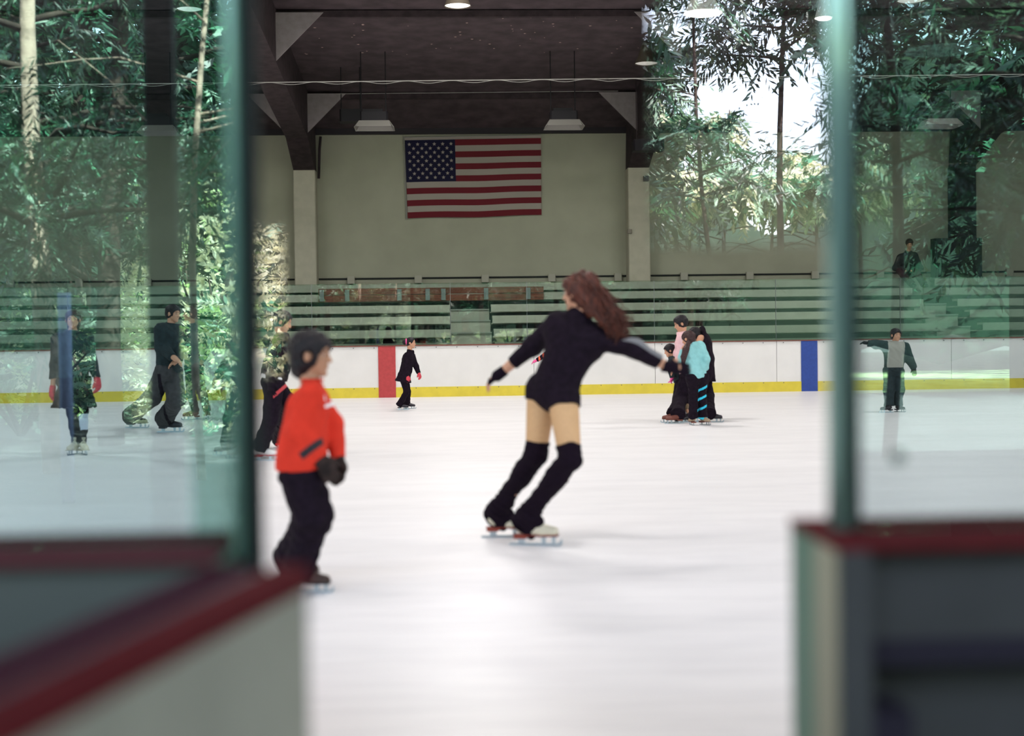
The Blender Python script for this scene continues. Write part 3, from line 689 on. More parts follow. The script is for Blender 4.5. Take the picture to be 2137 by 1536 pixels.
    p = Person('person in a dark teal jacket gliding behind the striding man, one leg stretched back', D, 1.66, (402, 692), (405, 768), (-.7, 0, -.6), (-.7, 0, -.6),
               (395, 656), (-.8, 0, -.5), dict(elR=(380, 722, -.1), wrR=(372, 750, -.2), elL=(436, 722, 0), wrL=(422, 752, -.1), knR=(398, 822, -.1), knL=(420, 815, .05)),
               dict(R=(398, 876, 200), L=(433, 874, -70)), hh=.22, boot=BRNB, sole=BRNB)
    p.body(); p.hair(HAIRD, ext=.06)
    TJ = mat('teal_jacket', (.03, .09, .085), .85, var=.2)
    p.top('jacket', TJ, inf=.02); p.bottoms('trousers', DRK, inf=.012, flare=1.2)
    p.glove('R', (370, 762, -.2), SKIN, r=1, name='hand'); p.glove('L', (416, 764, -.1), SKIN, r=1, name='hand')

    # --- teal person with rental skates
    D = 14.85
    p = Person('person in green jacket and green trousers with pale rental skates, behind the left glass post', D, 1.38, (498, 735), (497, 805), (-1, 0, -.2), (-1, 0, -.1),
               (500, 697), (-1, 0, -.2), dict(elR=(475, 762, .15), wrR=(456, 785, .2), elL=(492, 768, -.15), wrL=(474, 795, -.2), knR=(488, 875, .02), knL=(502, 878, -.03)),
               dict(R=(467, 950, 178), L=(494, 957, 182)), hh=.2, boot=mat('grey_rental_boot', (.34, .36, .32), .5, var=.2), sole=BLKB)
    p.rad.update(thigh=(.062, .05), calf=(.05, .04))
    p.body(); p.hair(HAIRD, ext=.06)
    GJ = mat('green_jacket', (.03, .13, .10), .85, var=.15)
    p.top('jacket', GJ, inf=.035, to=1.1); p.bottoms('trousers', GJ, inf=.028, flare=1.2, kn=1.1)
    p.glove('R', (444, 800, .2), SKIN, r=1, name='hand'); p.glove('L', (462, 808, -.2), SKIN, r=1, name='hand')

    # --- person in cap behind the boy
    D = 14.5
    CAPM = mat('dark_cap', (.012, .010, .018), .8); p = Person('person in black jacket with white waistband and dark beanie, reaching out behind the red sweatshirt', D, 1.56, (588, 712), (570, 800), (1, 0, .2), (1, 0, .3),
               (590, 672), (.9, -.35, -.1), dict(elL=(612, 745, .1), wrL=(643, 779, .1), elR=(568, 755, -.2), wrR=(566, 795, -.22), knR=(566, 875, -.08), knL=(602, 838, .1)),
               dict(R=(558, 961, -15), L=(597, 935, 0, dict(L=.22))), hh=.215, boot=mat('white_boot', (.7, .68, .66), .4), sole=mat('red_sole', (.45, .02, .03), .5))
    p.rad.update(thigh=(.06, .042), calf=(.04, .03))
    p.body(); q = Sdf(.02); hair_short(q, p.hc, p.hf, p.hu, p.hh, ext=.07, fringe=-.05); sdf_obj('beanie', q, .008, CAPM, p.root, wrinkle=.004, wf=60)
    p.top('jacket', BLK, inf=.026, to=.9)
    q = Sdf(.02); wc = lerp(p.shc, p.hipc, .86); q.cone(wc - FH * .05, wc + FH * .05, .125, .125, k=0); q.plane(wc + p.up * .02, p.up); q.plane(wc - p.up * .02, -p.up)
    sdf_obj('waistband', q, .008, WHITE, p.root)
    RS = mat('red_stripe', (.5, .05, .06), .7); kl = lerp(p.J['hipL'], p.J['knL'], .45)
    rs = lambda c: ((np.abs((c - kl) @ nz(p.J['knL'] - p.J['hipL'])) < .016) & ((c - p.hipc) @ right0 > .03)).astype(int)
    p.bottoms('trousers', [BLK, RS], inf=.012, flare=1.5, length=1.02, midx=rs)
    p.glove('L', (652, 790, .1), BLK, r=1.2); p.glove('R', (566, 815, -.22), BLK, r=1.2)
# ------------------------------------------------------------ the hall
XL, XR, YN, YW = -24.0, 27.0, -3.0, 34.5      # hall sides, open near side, far wall
def struct(o): o['kind'] = 'structure'; return o
def build_hall():
    ICE = mat('ice', (.86, .835, .835), .38, var=.035, scale=1.1, bump=.0, spec=.25, stretch=(.25, 1.6, 1))
    nt = ICE.node_tree; b = nt.nodes['Principled BSDF']      # skate scratches
    tc = nt.nodes.new('ShaderNodeTexCoord'); mp = nt.nodes.new('ShaderNodeMapping'); mp.inputs['Scale'].default_value = (.8, 9, 1); mp.inputs['Rotation'].default_value = (0, 0, .12)
    n2 = nt.nodes.new('ShaderNodeTexNoise'); n2.inputs['Scale'].default_value = 3; n2.inputs['Detail'].default_value = 8
    r2 = nt.nodes.new('ShaderNodeValToRGB'); r2.color_ramp.elements[0].position = .40; r2.color_ramp.elements[0].color = (.80, .80, .82, 1); r2.color_ramp.elements[1].position = .55; r2.color_ramp.elements[1].color = (1, 1, 1, 1)
    mm = nt.nodes.new('ShaderNodeMixRGB'); mm.blend_type = 'MULTIPLY'; mm.inputs[0].default_value = .35
    old = b.inputs['Base Color'].links[0].from_socket
    nt.links.new(tc.outputs['Object'], mp.inputs[0]); nt.links.new(mp.outputs[0], n2.inputs['Vector']); nt.links.new(n2.outputs['Fac'], r2.inputs[0])
    nt.links.new(old, mm.inputs[1]); nt.links.new(r2.outputs[0], mm.inputs[2]); nt.links.new(mm.outputs[0], b.inputs['Base Color'])
    g = MB(); g.box(XL + 1, XR - 1, 2.0, 29.05, -.12, 0); o = struct(g.build('floor', ICE)); 
    YB = 29.0
    CON = mat('concrete', (.16, .15, .14), .9, var=.2, scale=4)
    g = MB(); g.box(XL, XR, YN, 1.99, -.12, -.0); struct(g.build('floor', mat('rubber_floor', (.02, .02, .024), .9)))
    g = MB(); g.box(XL, XR, 29.06, YW, -.12, 0); struct(g.build('floor', CON))
    WALL = mat('wall_paint', (.36, .36, .275), .85, var=.05, scale=1.3, bump=.05)
    g = MB(); g.box(XL, XR, YW, YW + .3, 0, 6.25); struct(g.build('wall_back', WALL))
    g = MB(); g.box(XL - .3, XL, YN, YW, 0, 9.2); struct(g.build('wall_left', WALL))
    g = MB(); g.box(XR, XR + .3, YN, YW, 0, 9.2); struct(g.build('wall_right', WALL))
    CEI = mat('ceiling_wood', (.062, .046, .050), .85, var=.25, scale=3)
    def cz(Y): return 6.2 + (YW - Y) * .30 if Y > 32.4 else (6.83 + (32.4 - Y) * .075)
    g = MB(); ys = [YW + .3, 32.4, 20, YN - 1.5]; 
    g.prism([(XL - .3, y, cz(y)) for y in ys] + [(XL - .3, y, cz(y) + .25) for y in ys[::-1]], (XR - XL + .6, 0, 0)); struct(g.build('ceiling', CEI))
    # flecks / screws on the ceiling boards
    g = MB(); rg = random.Random(11)
    for i in range(70):
        x, y = rg.uniform(-3.0, 4.4), rg.uniform(26.65, 29.5); z = cz(y) - .004; s_ = rg.uniform(.012, .035)
        g.add([(x - s_, y, z), (x, y - s_ * .8, z), (x + s_, y, z), (x, y + s_ * .8, z - .004)], [(0, 1, 2, 3)])
    tag(g.build('paint_flecks', mat('fleck', (.5, .36, .3), .6)), 'pale flecks scattered over the dark ceiling above the flag', 'flecks', kind='stuff')
    # trim where wall meets ceiling
    g = MB(); g.box(XL, XR, YW - .12, YW - .001, 6.10, 6.24); struct(g.build('trim_1', mat('dark_trim', (.03, .026, .03), .8)))
    g = MB(); g.box(XL, XR, YW - .03, YW - .001, 2.62, 2.66); struct(g.build('trim_2', mat('dark_rail', (.012, .014, .014), .8)))
    # columns, rafters with haunch, gusset plates
    CRM = mat('column_paint', (.44, .42, .33), .8, var=.05, scale=5); BEAM = mat('beam_brown', (.035, .024, .027), .8, var=.3, scale=6); DKB = mat('dark_clad_column', (.018, .016, .018), .85, var=.3)
    GUS = mat('gusset_grey', (.26, .23, .23), .8, var=.08, scale=8)
    xc0 = atY(638, 450, 34.2)[0]; xc1 = atY(1331, 450, 34.2)[0]; sp = xc1 - xc0
    names = ['left cream column beside the flag wall panel', 'right cream column to the right of the flag', 'dark column at the far right behind the seated spectator']
    for i, x in enumerate((xc0 - 2 * sp, xc0 - sp, xc0, xc1, xc1 + sp, xc1 + 2 * sp)):
        dark = i >= 4
        g = MB(); g.box(x - .26, x + .26, 33.95, YW - .002, 0, 5.2, bev=.02)
        lb = {2: 'cream wall column left of the flag under a dark rafter', 3: 'cream wall column right of the flag with small boxes on its side', 4: 'dark clad column at the far right beside the seated spectator'}.get(i, 'cream wall column outside the middle bays, %s' % ('far left behind green glass' if i < 2 else 'beyond the right edge'))
        c = g.build('column', DKB if dark else CRM); tag(c, lb, 'column', 'columns along the far wall')
        g = MB()
        poly = [(x - .25, 34.45, 5.2), (x - .25, 33.95, 5.2), (x - .25, 32.4, 5.75), (x - .25, 26.3, 6.28), (x - .25, 14, 7.2), (x - .25, YN, 8.4), (x - .25, YN, cz(YN) - .02), (x - .25, 20, cz(20) - .02), (x - .25, 32.4, cz(32.4) - .02), (x - .25, 34.30, cz(34.3) - .03)]
        g.prism(poly, (.5, 0, 0)); rb = {2: 'dark brown rafter rising from the cream column left of the flag', 3: 'dark brown rafter rising from the cream column right of the flag', 4: 'dark brown rafter over the seated spectator at the far right'}.get(i, 'dark brown rafter %s' % ('at the far left, behind the foliage reflections' if i < 2 else 'beyond the right edge'))
        rf = g.build('rafter', BEAM); tag(rf, rb, 'rafter', 'rafters of the rink roof')
        for yy, zt in ((32.35, cz(32.35)), (26.3, cz(26.3) )):
            for s_ in (-1, 1):
                g = MB(); g.prism([(x + s_ * .245, yy, zt - .10), (x + s_ * 1.12, yy, zt - .10), (x + s_ * .245, yy, zt - .98)], (0, .03, 0)); g.build('gusset_plate', GUS, rf)
    for yy, nm in ((32.5, 'above the flag'), (26.45, 'nearer the camera')):
        ed = [XL + .01] + [xc0 + sp * q for q in range(-2, 4)] + [XR - .01]
        for q in range(len(ed) - 1):
            g = MB(); g.box(ed[q] + .255, ed[q + 1] - .255, yy, yy + .12, cz(yy + .12) - .13, cz(yy + .12) - .012); tag(g.build('purlin', BEAM), 'dark purlin between two rafters under the ceiling, in the row %s' % nm, 'beam', 'roof purlins in the row ' + nm)
    # strings across
    WIR = mat('pale_wire', (.30, .29, .27), .6); 
    for k, (pl, pr, Y, lb) in enumerate((((560, 172), (2137, 155), 24.0, 'pale twisted cable strung across under the roof'), ((700, 196), (1290, 190), 30.2, 'thin pale cable above the flag, the lower of two'))):
        a = atY(*pl, Y); b_ = atY(*pr, Y); dx = (b_ - a); 
        if k == 0: a = a + (XL - a[0]) / dx[0] * dx; b_ = a + dx * ((XR - XL) / dx[0])
        g = MB(); n = 120; g.tube([lerp(a, b_, t) for t in np.linspace(0, 1, n)], .009 if k == 0 else .006, 5)
        if k == 0: g.tube([lerp(a, b_, t) - UPZ * (.022 + .02 * sin(t * 420)) for t in np.linspace(0, 1, 700)], .005, 4)
        tag(g.build('cable', WIR, None, True), lb, 'cable')
    # boxes on right column, conduit on left column
    g = MB(); q = atY(1347, 373, 33.9); g.box(q[0] - .05, q[0] + .07, 33.80, 33.948, q[2] - .06, q[2] + .06, bev=.01); tag(g.build('junction_box', mat('grey_metal', (.07, .07, .075), .5)), 'small dark box high on the cream column right of the flag', 'box')
    g = MB(); q = atY(1314, 483, 33.9); g.box(q[0] - .05, q[0] + .05, 33.86, 33.948, q[2] - .05, q[2] + .05, bev=.01); tag(g.build('junction_box', mat('tan_metal', (.22, .2, .16), .6)), 'small tan box halfway up the cream column right of the flag', 'box')
    g = MB(); a = atY(669, 285, 34.3); g.tube([a, a - UPZ * .3 + right0 * -.03, a - UPZ * 1.0 - right0 * .06], .035, 6); tag(g.build('conduit', BEAM, None, True), 'dark conduit hanging beside the cream column left of the flag', 'pipe')
    g = MB(); q = atY(1352, 305, 31.5); g.box(q[0] - .34, q[0] + .34, 31.3, 31.7, q[2] - .12, q[2] + .13, bev=.03)
    ht = tag(g.build('speaker', mat('black_box', (.012, .01, .014), .7)), 'black box loudspeaker hung at the rafter right of the flag', 'speaker'); g = MB()
    for s_ in (-.25, .25): g = MB(); g.tube([(q[0] + s_, 31.5, q[2] + .1), (q[0] + s_, 31.5, cz(31.5))], .01, 5); g.build('hanger', BEAM, ht)

    # ---- flag
    RDF = mat('flag_red', (.135, .013, .020), .9, bump=.1, scale=90); WHF = mat('flag_white', (.34, .305, .265), .9, bump=.1, scale=90); BLF = mat('flag_blue', (.010, .009, .032), .9, bump=.1, scale=90)
    Yf = YW - .06; tl = atY(845, 293, Yf); tr = atY(1129, 288, Yf); bl = atY(851, 456, Yf); br = atY(1130, 449, Yf)
    def fp(u, v, off=0):
        p = lerp(lerp(tl, tr, u), lerp(bl, br, u), v).copy(); p[1] = Yf - off - .018 * sin(u * 17 + v * 2) * (v * .8 + .2) - .01; p[2] += .012 * sin(u * 9) * v; return p
    g = MB(); nu, nv = 60, 26
    vs = [fp(i / nu, j / nv) for j in range(nv + 1) for i in range(nu + 1)] + [fp(i / nu, j / nv, -.006) for j in range(nv + 1) for i in range(nu + 1)]
    nn = (nu + 1) * (nv + 1); cu, cv = int(nu * .367), 14
    for j in range(nv):
        for i in range(nu):
            st = j // 2; mi = 2 if (i < cu and j < cv) else (0 if st % 2 == 0 else 1); a = j * (nu + 1) + i
            g.f.append((a, a + nu + 1, a + nu + 2, a + 1)); g.m.append(mi); g.f.append((nn + a, nn + a + 1, nn + a + nu + 2, nn + a + nu + 1)); g.m.append(mi)
    ring = [i for i in range(nu)]; 
    g.v = [tuple(v) for v in vs]
    for i in range(nu):
        for j in (0, nv): a = j * (nu + 1) + i; g.f.append((a, a + 1, nn + a + 1, nn + a)); g.m.append(0)
    for r_ in range(9):
        for c_ in range(6 if r_ % 2 == 0 else 5):
            u = (.367) * ((c_ * 2 + (1 if r_ % 2 == 0 else 2)) / 12); v = (7 / 13) * ((r_ + 1) / 10); c0 = fp(u, v, .004); R1 = .048; pts = []
            for k in range(10):
                rr = R1 if k % 2 == 0 else R1 * .45; an = pi / 2 + k * pi / 5; pts.append(c0 + rr * cos(an) * V(1, 0, 0) + rr * sin(an) * UPZ)
            g.prism(pts, (0, .003, 0), 1)
    fl = g.build('flag', [RDF, WHF, BLF]); tag(fl, 'flag with fifty stars and red and white stripes hung on the far wall', 'flag')
    g = MB(); g.tube([tl + V(-.03, 0, .1), bl + V(-.03, 0, -.02)], .012, 5); g.tube([tl + V(-.03, .0, .07), tr + V(.02, 0, .07)], .012, 5); g.build('hanging_cord', WIR, fl)
    g = MB(); g.prism([tl + V(0, .0, .005), tr + V(0, 0, .005), tr + V(0, 0, .065), tl + V(0, 0, .065)], (0, .01, 0)); g.build('header_band', WHF, fl)

    # ---- pendants
    SH = mat('shade_white', (.55, .53, .50), .5); SHD = mat('shade_brown', (.10, .08, .06), .6)
    lamps = [((955, 13), 22.5, .21, 1.6, 'white pendant lamp glowing faintly at the top edge above the flag', 1), ((1467, 28), 22.0, .30, 14, 'large bright white pendant lamp at the top right of centre', 0),
             ((1349, 133), 28.5, .235, .22, 'small unlit pendant lamp beside the right rafter', 1), ((1902, 2), 22.5, .23, .3, 'unlit pendant lamp cut by the top edge, right of the glass post', 1), ((1720, 38), 22.5, .15, 12, 'small bright lamp added for a lamp reflection at the top of the right glass post', 0),  # bright lamp at the post stands in for a reflection on the pane edge
             ((395, 20), 22.5, .2, 1.0, 'pendant lamp seen through the left green glass at the top', 1)]
    for (px, py), Y, r, em, lb, br in lamps:
        c = atY(px, py, Y); e = empty('pendant_lamp', c, lb, 'lamp', 'pendant lamps under the rink roof')
        g = MB(); g.lathe([(r, 0), (r * .97, .02), (r * .72, .16), (r * .45, .34), (r * .3, .40), (.05, .42), (.0, .43)], c, 24); g.build('lamp_shade', SHD if br else SH, e, True)
        g = MB(); g.lathe([(r * .95, .015), (r * .7, -.02 if em > 5 else .0), (0, -.035 if em > 5 else -.005)], c, 24); g.build('lens', mat('lamp_lens_%d' % int(em * 10), (.8, .8, .75), .5, emit=(1, .97, .88), es=em), e, True)
        g = MB(); g.tube([c + V(0, 0, .42), V(c[0], c[1], cz(c[1]))], .015, 6); g.build('stem', BEAM, e)
    # ---- infrared heaters
    hs = [((779, 252), 29.3, 0, 'dark infrared heater with pale reflector hanging left of the flag'), ((1174, 250), 29.3, 0, 'dark infrared heater with pale reflector hanging above the right end of the flag'), ((1565, 250), 29.3, 0, 'infrared heater hanging among the bright foliage reflections'), ((1958, 248), 29.3, 0, 'infrared heater hanging at the far right top'),
          ((330, 262), 29.3, 0, 'infrared heater at the left behind the dark reflected post')]
    HB = mat('heater_black', (.005, .004, .006), .6); RFm = mat('reflector_pale', (.22, .21, .19), .5)
    for (px, py), Y, _, lb in hs:
        c = atY(px, py, Y); e = empty('infrared_heater', c, lb, 'heater', 'infrared heaters above the bleachers')
        g = MB(); g.box(c[0] - .26, c[0] + .30, Y - .2, Y + .2, c[2] - .02, c[2] + .16, bev=.03); g.box(c[0] - .2, c[0] + .2, Y - .15, Y + .15, c[2] + .16, c[2] + .22); g.build('housing', HB, e)
        g = MB(); g.prism([(c[0] - .28, Y - .2, c[2] - .02), (c[0] + .32, Y - .2, c[2] - .02), (c[0] + .38, Y - .3, c[2] - .15), (c[0] - .34, Y - .3, c[2] - .15)], (0, .012, 0))
        g.prism([(c[0] + .32, Y - .2, c[2] - .02), (c[0] + .32, Y + .2, c[2] - .02), (c[0] + .42, Y + .3, c[2] - .17), (c[0] + .42, Y - .3, c[2] - .17)], (.012, 0, 0))
        g.prism([(c[0] - .28, Y - .2, c[2] - .02), (c[0] - .28, Y + .2, c[2] - .02), (c[0] - .38, Y + .3, c[2] - .17), (c[0] - .38, Y - .3, c[2] - .17)], (.012, 0, 0))
        g.prism([(c[0] - .28, Y + .2, c[2] - .02), (c[0] + .32, Y + .2, c[2] - .02), (c[0] + .42, Y + .3, c[2] - .17), (c[0] - .38, Y + .3, c[2] - .17)], (0, .012, 0)); g.build('reflector', RFm, e)
        g = MB()
        for s_ in (-.24, .26): g = MB(); g.tube([(c[0] + s_, Y, c[2] + .1), (c[0] + s_, Y, cz(Y))], .012, 5); g.build('hanging_rod', HB, e)
    for k, (px, py) in enumerate(((742, 242), (1906, 228))):
        c = atY(px, py, 30.5); e = empty('speaker', c, ['long dark speaker box behind the left heater', 'long dark speaker box behind the far right heater'][k], 'speaker')
        g = MB(); g.box(c[0] - .33, c[0] + .33, 30.3, 30.7, c[2] - .14, c[2] + .12, bev=.04); g.build('speaker_case', HB, e); g = MB()
        for s_ in (-.3, .1): g = MB(); g.tube([(c[0] + s_, 30.5, c[2] + .1), (c[0] + s_, 30.5, cz(30.5))], .012, 5); g.build('hanging_rod', HB, e)

    # ---- bleachers
    SEAT = mat('bleacher_paint', (.42, .42, .36), .8, var=.06, scale=3); GAP = mat('bleacher_gap_shade', (.008, .010, .012), .9); STP = mat('step_metal', (.30, .32, .29), .6)  # near-black gap colour stands in for shade under seats and in aisle openings
    rows = [(29.5, 1.05), (30.2, 1.33), (30.95, 1.62), (31.7, 1.88), (32.45, 2.16), (33.2, 2.40)]
    def XY(px, Y): return atY(px, 650, Y)[0]
    xa, xb = XY(939, 31), XY(1027, 31); xc, xd = XY(1932, 31.5), XY(2004, 31.5)
    secs = [(XL + .5, xa, 'bleacher section on the left of the stepped aisle'), (xb, xc, 'long grey bleacher section between the two aisles'), (xd, XR - .5, 'bleacher section at the far right beyond the second aisle')]
    for x0, x1, lb in secs:
        e = empty('bleachers', ((x0 + x1) / 2, 32, 0), lb, 'bleachers', 'bleacher sections along the far wall')
        for Y, z in rows:
            g = MB(); g.box(x0, x1, Y - .02, Y + .30, z, z + .045); g.box(x0, x1, Y - .045, Y - .021, z - .12, z + .045); g.build('bench_plank', SEAT, e)
            g = MB(); g.box(x0, x1, Y + .30, min(33.5, Y + .75), z - .14, z - .11); g.build('riser_panel', GAP if 0 else SEAT, e)
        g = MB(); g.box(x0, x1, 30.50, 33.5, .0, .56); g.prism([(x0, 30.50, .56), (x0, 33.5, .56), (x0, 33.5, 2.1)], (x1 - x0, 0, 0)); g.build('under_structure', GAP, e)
    for k, (x0, x1) in enumerate(((xa, xb), (xc, xd))):
        e = empty('aisle_steps', ((x0 + x1) / 2, 31, 0), ['stepped aisle through the bleachers below the flag', 'stepped aisle at the right beneath the seated spectator'][k], 'steps', 'aisle steps of the bleachers')
        x0 += .02; x1 -= .02
        st = [(30.1, 1.02), (30.85, 1.31), (31.6, 1.58), (32.35, 1.84)]
        for i, (Y, z) in enumerate(st):
            g = MB(); g.box(x0, x1, Y, Y + .74, 0.0 if i == 0 else st[i - 1][1] - .001, z - .02); g.build('step', SEAT, e)
            g = MB(); g.box(x0, x1, Y - .04, Y - .001, z - .03, z); g.build('nosing', STP, e)
        g = MB(); g.box(x0, x1, 33.0, 33.06, 1.80, 2.05); g.build('opening_shade', GAP, e)  # solid box, shade of the opening put into its colour
    # top walkway wall + brackets
    g = MB(); g.box(XL + .5, XR - .5, 33.55, 33.9, 0, 2.44); tag(g.build('top_walkway', SEAT), 'grey top walkway behind the highest bleacher row', 'walkway')
    x = XY(733, 34.3); dxb = (XY(1292, 34.3) - XY(733, 34.3)) / 4
    BRK = mat('bracket_paint', (.40, .39, .32), .8); LBR = mat('small_bracket', (.2, .24, .24), .7)
    for i in range(-5, 11):
        xx = x + i * dxb; g = MB(); g.box(xx - .09, xx + .09, 34.38, YW - .031, 2.52, 2.70, bev=.01)
        ps = 'left of' if i < 1 else 'right of'
        tag(g.build('wall_bracket', BRK), 'small pale square bracket on the dark rail of the far wall', 'bracket', 'square brackets along the wall rail')
    # wooden bench
    WOO = mat('wood_brown', (.17, .055, .032), .65, var=.35, scale=3, stretch=(.3, 2, 9)); xw0, xw1 = XY(665, 32.35), XY(1135, 32.35)
    e = empty('wooden_bench', ((xw0 + xw1) / 2, 32.35, 2.03), 'long brown wooden backboard bench on the upper bleacher row, left of centre', 'bench')
    g = MB(); g.box(xw0, xw1, 32.345, 32.385, 2.035, 2.18); g.build('plank', WOO, e); g = MB(); g.box(xw0, xw1, 32.355, 32.395, 2.195, 2.335); g.build('plank', WOO, e)
    for px in (672, 725, 834, 893, 926, 1015, 1103):
        xx = XY(px, 32.33); g = MB(); g.box(xx - .05, xx + .05, 32.31, 32.34, 2.05, 2.31); g.build('bracket', LBR, e)

    # ---- far dasher boards with glass
    WB = mat('board_white', (.72, .70, .68), .5, var=.03, scale=2); YK = mat('kick_yellow', (.62, .50, .05), .55, var=.06, scale=5); CAPR = mat('cap_redbrown', (.16, .05, .035), .6)
    RL = mat('line_red', (.40, .048, .05), .55, var=.08); BL = mat('line_blue', (.025, .06, .27), .55, var=.08); DOT = mat('screw_dark', (.1, .1, .1), .5)
    e = empty('rink_boards', (2, YB, 0), 'white far rink boards with yellow kick strip, red line and blue line', 'rink boards')
    htop = 1.04
    joints = [XY(p, YB) for p in (-140, 120, 380, 668, 1113, 1366, 1620, 1985, 2250, 2500)]; joints = [XL + 1] + joints + [XR - 1]
    for i in range(len(joints) - 1):
        g = MB(); g.box(joints[i] + .004, joints[i + 1] - .004, YB, YB + .05, .205, htop); g.build('panel', WB, e)
    g = MB(); g.box(XL + 1, XR - 1, YB - .015, YB + .05, 0, .205); g.build('kick_plate', YK, e)
    g = MB(); g.box(XL + 1, XR - 1, YB - .03, YB + .16, htop, htop + .022); g.build('cap_rail', CAPR, e)
    for pa, pb, m_, nm in ((788, 824, RL, 'red_line'), (1671, 1705, BL, 'blue_line')):
        x0, x1 = XY(pa, YB), XY(pb, YB); g = MB(); g.box(x0, x1, YB - .02, YB - .001, 0, htop); g.build(nm, m_, e)
    g = MB(); xs = np.arange(XL + 1.2, XR - 1, .42)
    for x in xs:
        for z in (htop - .03, .185): g.prism([(x + .011 * cos(t), YB - .019, z + .011 * sin(t)) for t in np.linspace(0, 2 * pi, 7)[:-1]], (0, .01, 0))
    tag(g.build('screw_heads', DOT, e), kind='stuff')
    xr0, xr1 = XY(790, YB), XY(822, YB)
    GF = glass('far_glass', (.86, .92, .88), .055); SUP = mat('glass_joint', (.12, .16, .15), .4)
    gj = [XY(p, YB) for p in (-620, -400, -120, 140, 400, 650, 940, 1100, 1366, 1620, 1880, 2140, 2400, 2700)]
    for i in range(len(gj) - 1):
        ztop = 2.32
        g = MB(); g.box(gj[i] + .01, gj[i + 1] - .01, YB + .04, YB + .052, htop + .023, ztop); cxx = (gj[i] + gj[i + 1]) / 2
        g.build('glass_pane', GF, e)
    for x in gj[1:-1]:
        g = MB(); g.box(x - .004, x + .004, YB + .035, YB + .057, htop + .023, 2.32); g.build('glass_seam', SUP, e)
    # seated spectator + cabinet
    zb = rows[5][1] + .05; c = atY(1896, 600, 33.35); hip = V(c[0], 33.35, zb + .12)
    def px_of(p):
        d = p - CAM; D = d @ fwd; return (W / 2 + F * (d @ CR) / D, H_ / 2 - F * (d @ CU) / D, D)
    hx, hy, hD = px_of(hip); 
    f1 = V(c[0] - .16, 32.62, rows[4][1] + .05); f2 = V(c[0] + .12, 32.62, rows[4][1] + .05)
    p = Person('spectator in dark clothes sitting bent forward on the top bleacher row', hD, 1.7, (hx - 2, hy - 36, -.25), (hx, hy, 0), (-.15, -.3, -1), (0, 0, -1), (hx + 2, hy - 62, -.38), (-.2, -.4, -1),
               dict(elR=(hx - 27, hy - 12, -.3), wrR=(hx - 6, hy - 6, -.5), elL=(hx + 24, hy - 12, -.3), wrL=(hx + 6, hy - 6, -.5), knR=(hx - 18, hy - 6, -.48), knL=(hx + 15, hy - 4, -.48)),
               dict(R=(0, 0, -95, dict(pos=f1)), L=(0, 0, -85, dict(pos=f2))), base=hip, hh=.23)
    DKC = mat('dark_coat', (.018, .022, .022), .85, var=.3); 
    p.body(); p.hair(HAIRD, ext=.06); p.top('coat', DKC, inf=.03); p.bottoms('trousers', mat('maroon_trousers', (.04, .012, .018), .85), inf=.02, cutn=UPZ, waist=.7)
    for k, ff in (('R', f1), ('L', f2)):
        q = Sdf(.02); q.cone(ff + V(0, 0, .05), ff + V(0, -.2, .045), .05, .04); q.cone(ff + V(0, 0, .05), ff + V(0, 0, .14), .05, .045); q.plane(ff + V(0, 0, .005), -UPZ); sdf_obj('shoe', q, .012, BLKB, p.root)
    g = MB()
    x0, x1 = atY(1948, 550, 33.7)[0], atY(1990, 550, 33.7)[0]; x2, x3 = atY(2034, 550, 33.7)[0], atY(2046, 550, 33.7)[0]
    zz = atY(1960, 498, 33.7)[2]; g.box(x0, x3, 33.56, 33.93, 2.445, zz, bev=.03); cb = g.build('cabinet', mat('cabinet_dark', (.012, .014, .018), .7)); tag(cb, 'dark cabinet on the top walkway in front of the dark column', 'cabinet')
    g = MB(); g.box(x0 + .06, (x0 + x3) / 2 - .01, 33.545, 33.559, 2.49, zz - .05); g.build('door', HB, cb); g = MB(); g.box((x0 + x3) / 2 + .01, x3 - .06, 33.545, 33.559, 2.49, zz - .05); g.build('door', HB, cb)
    return cz

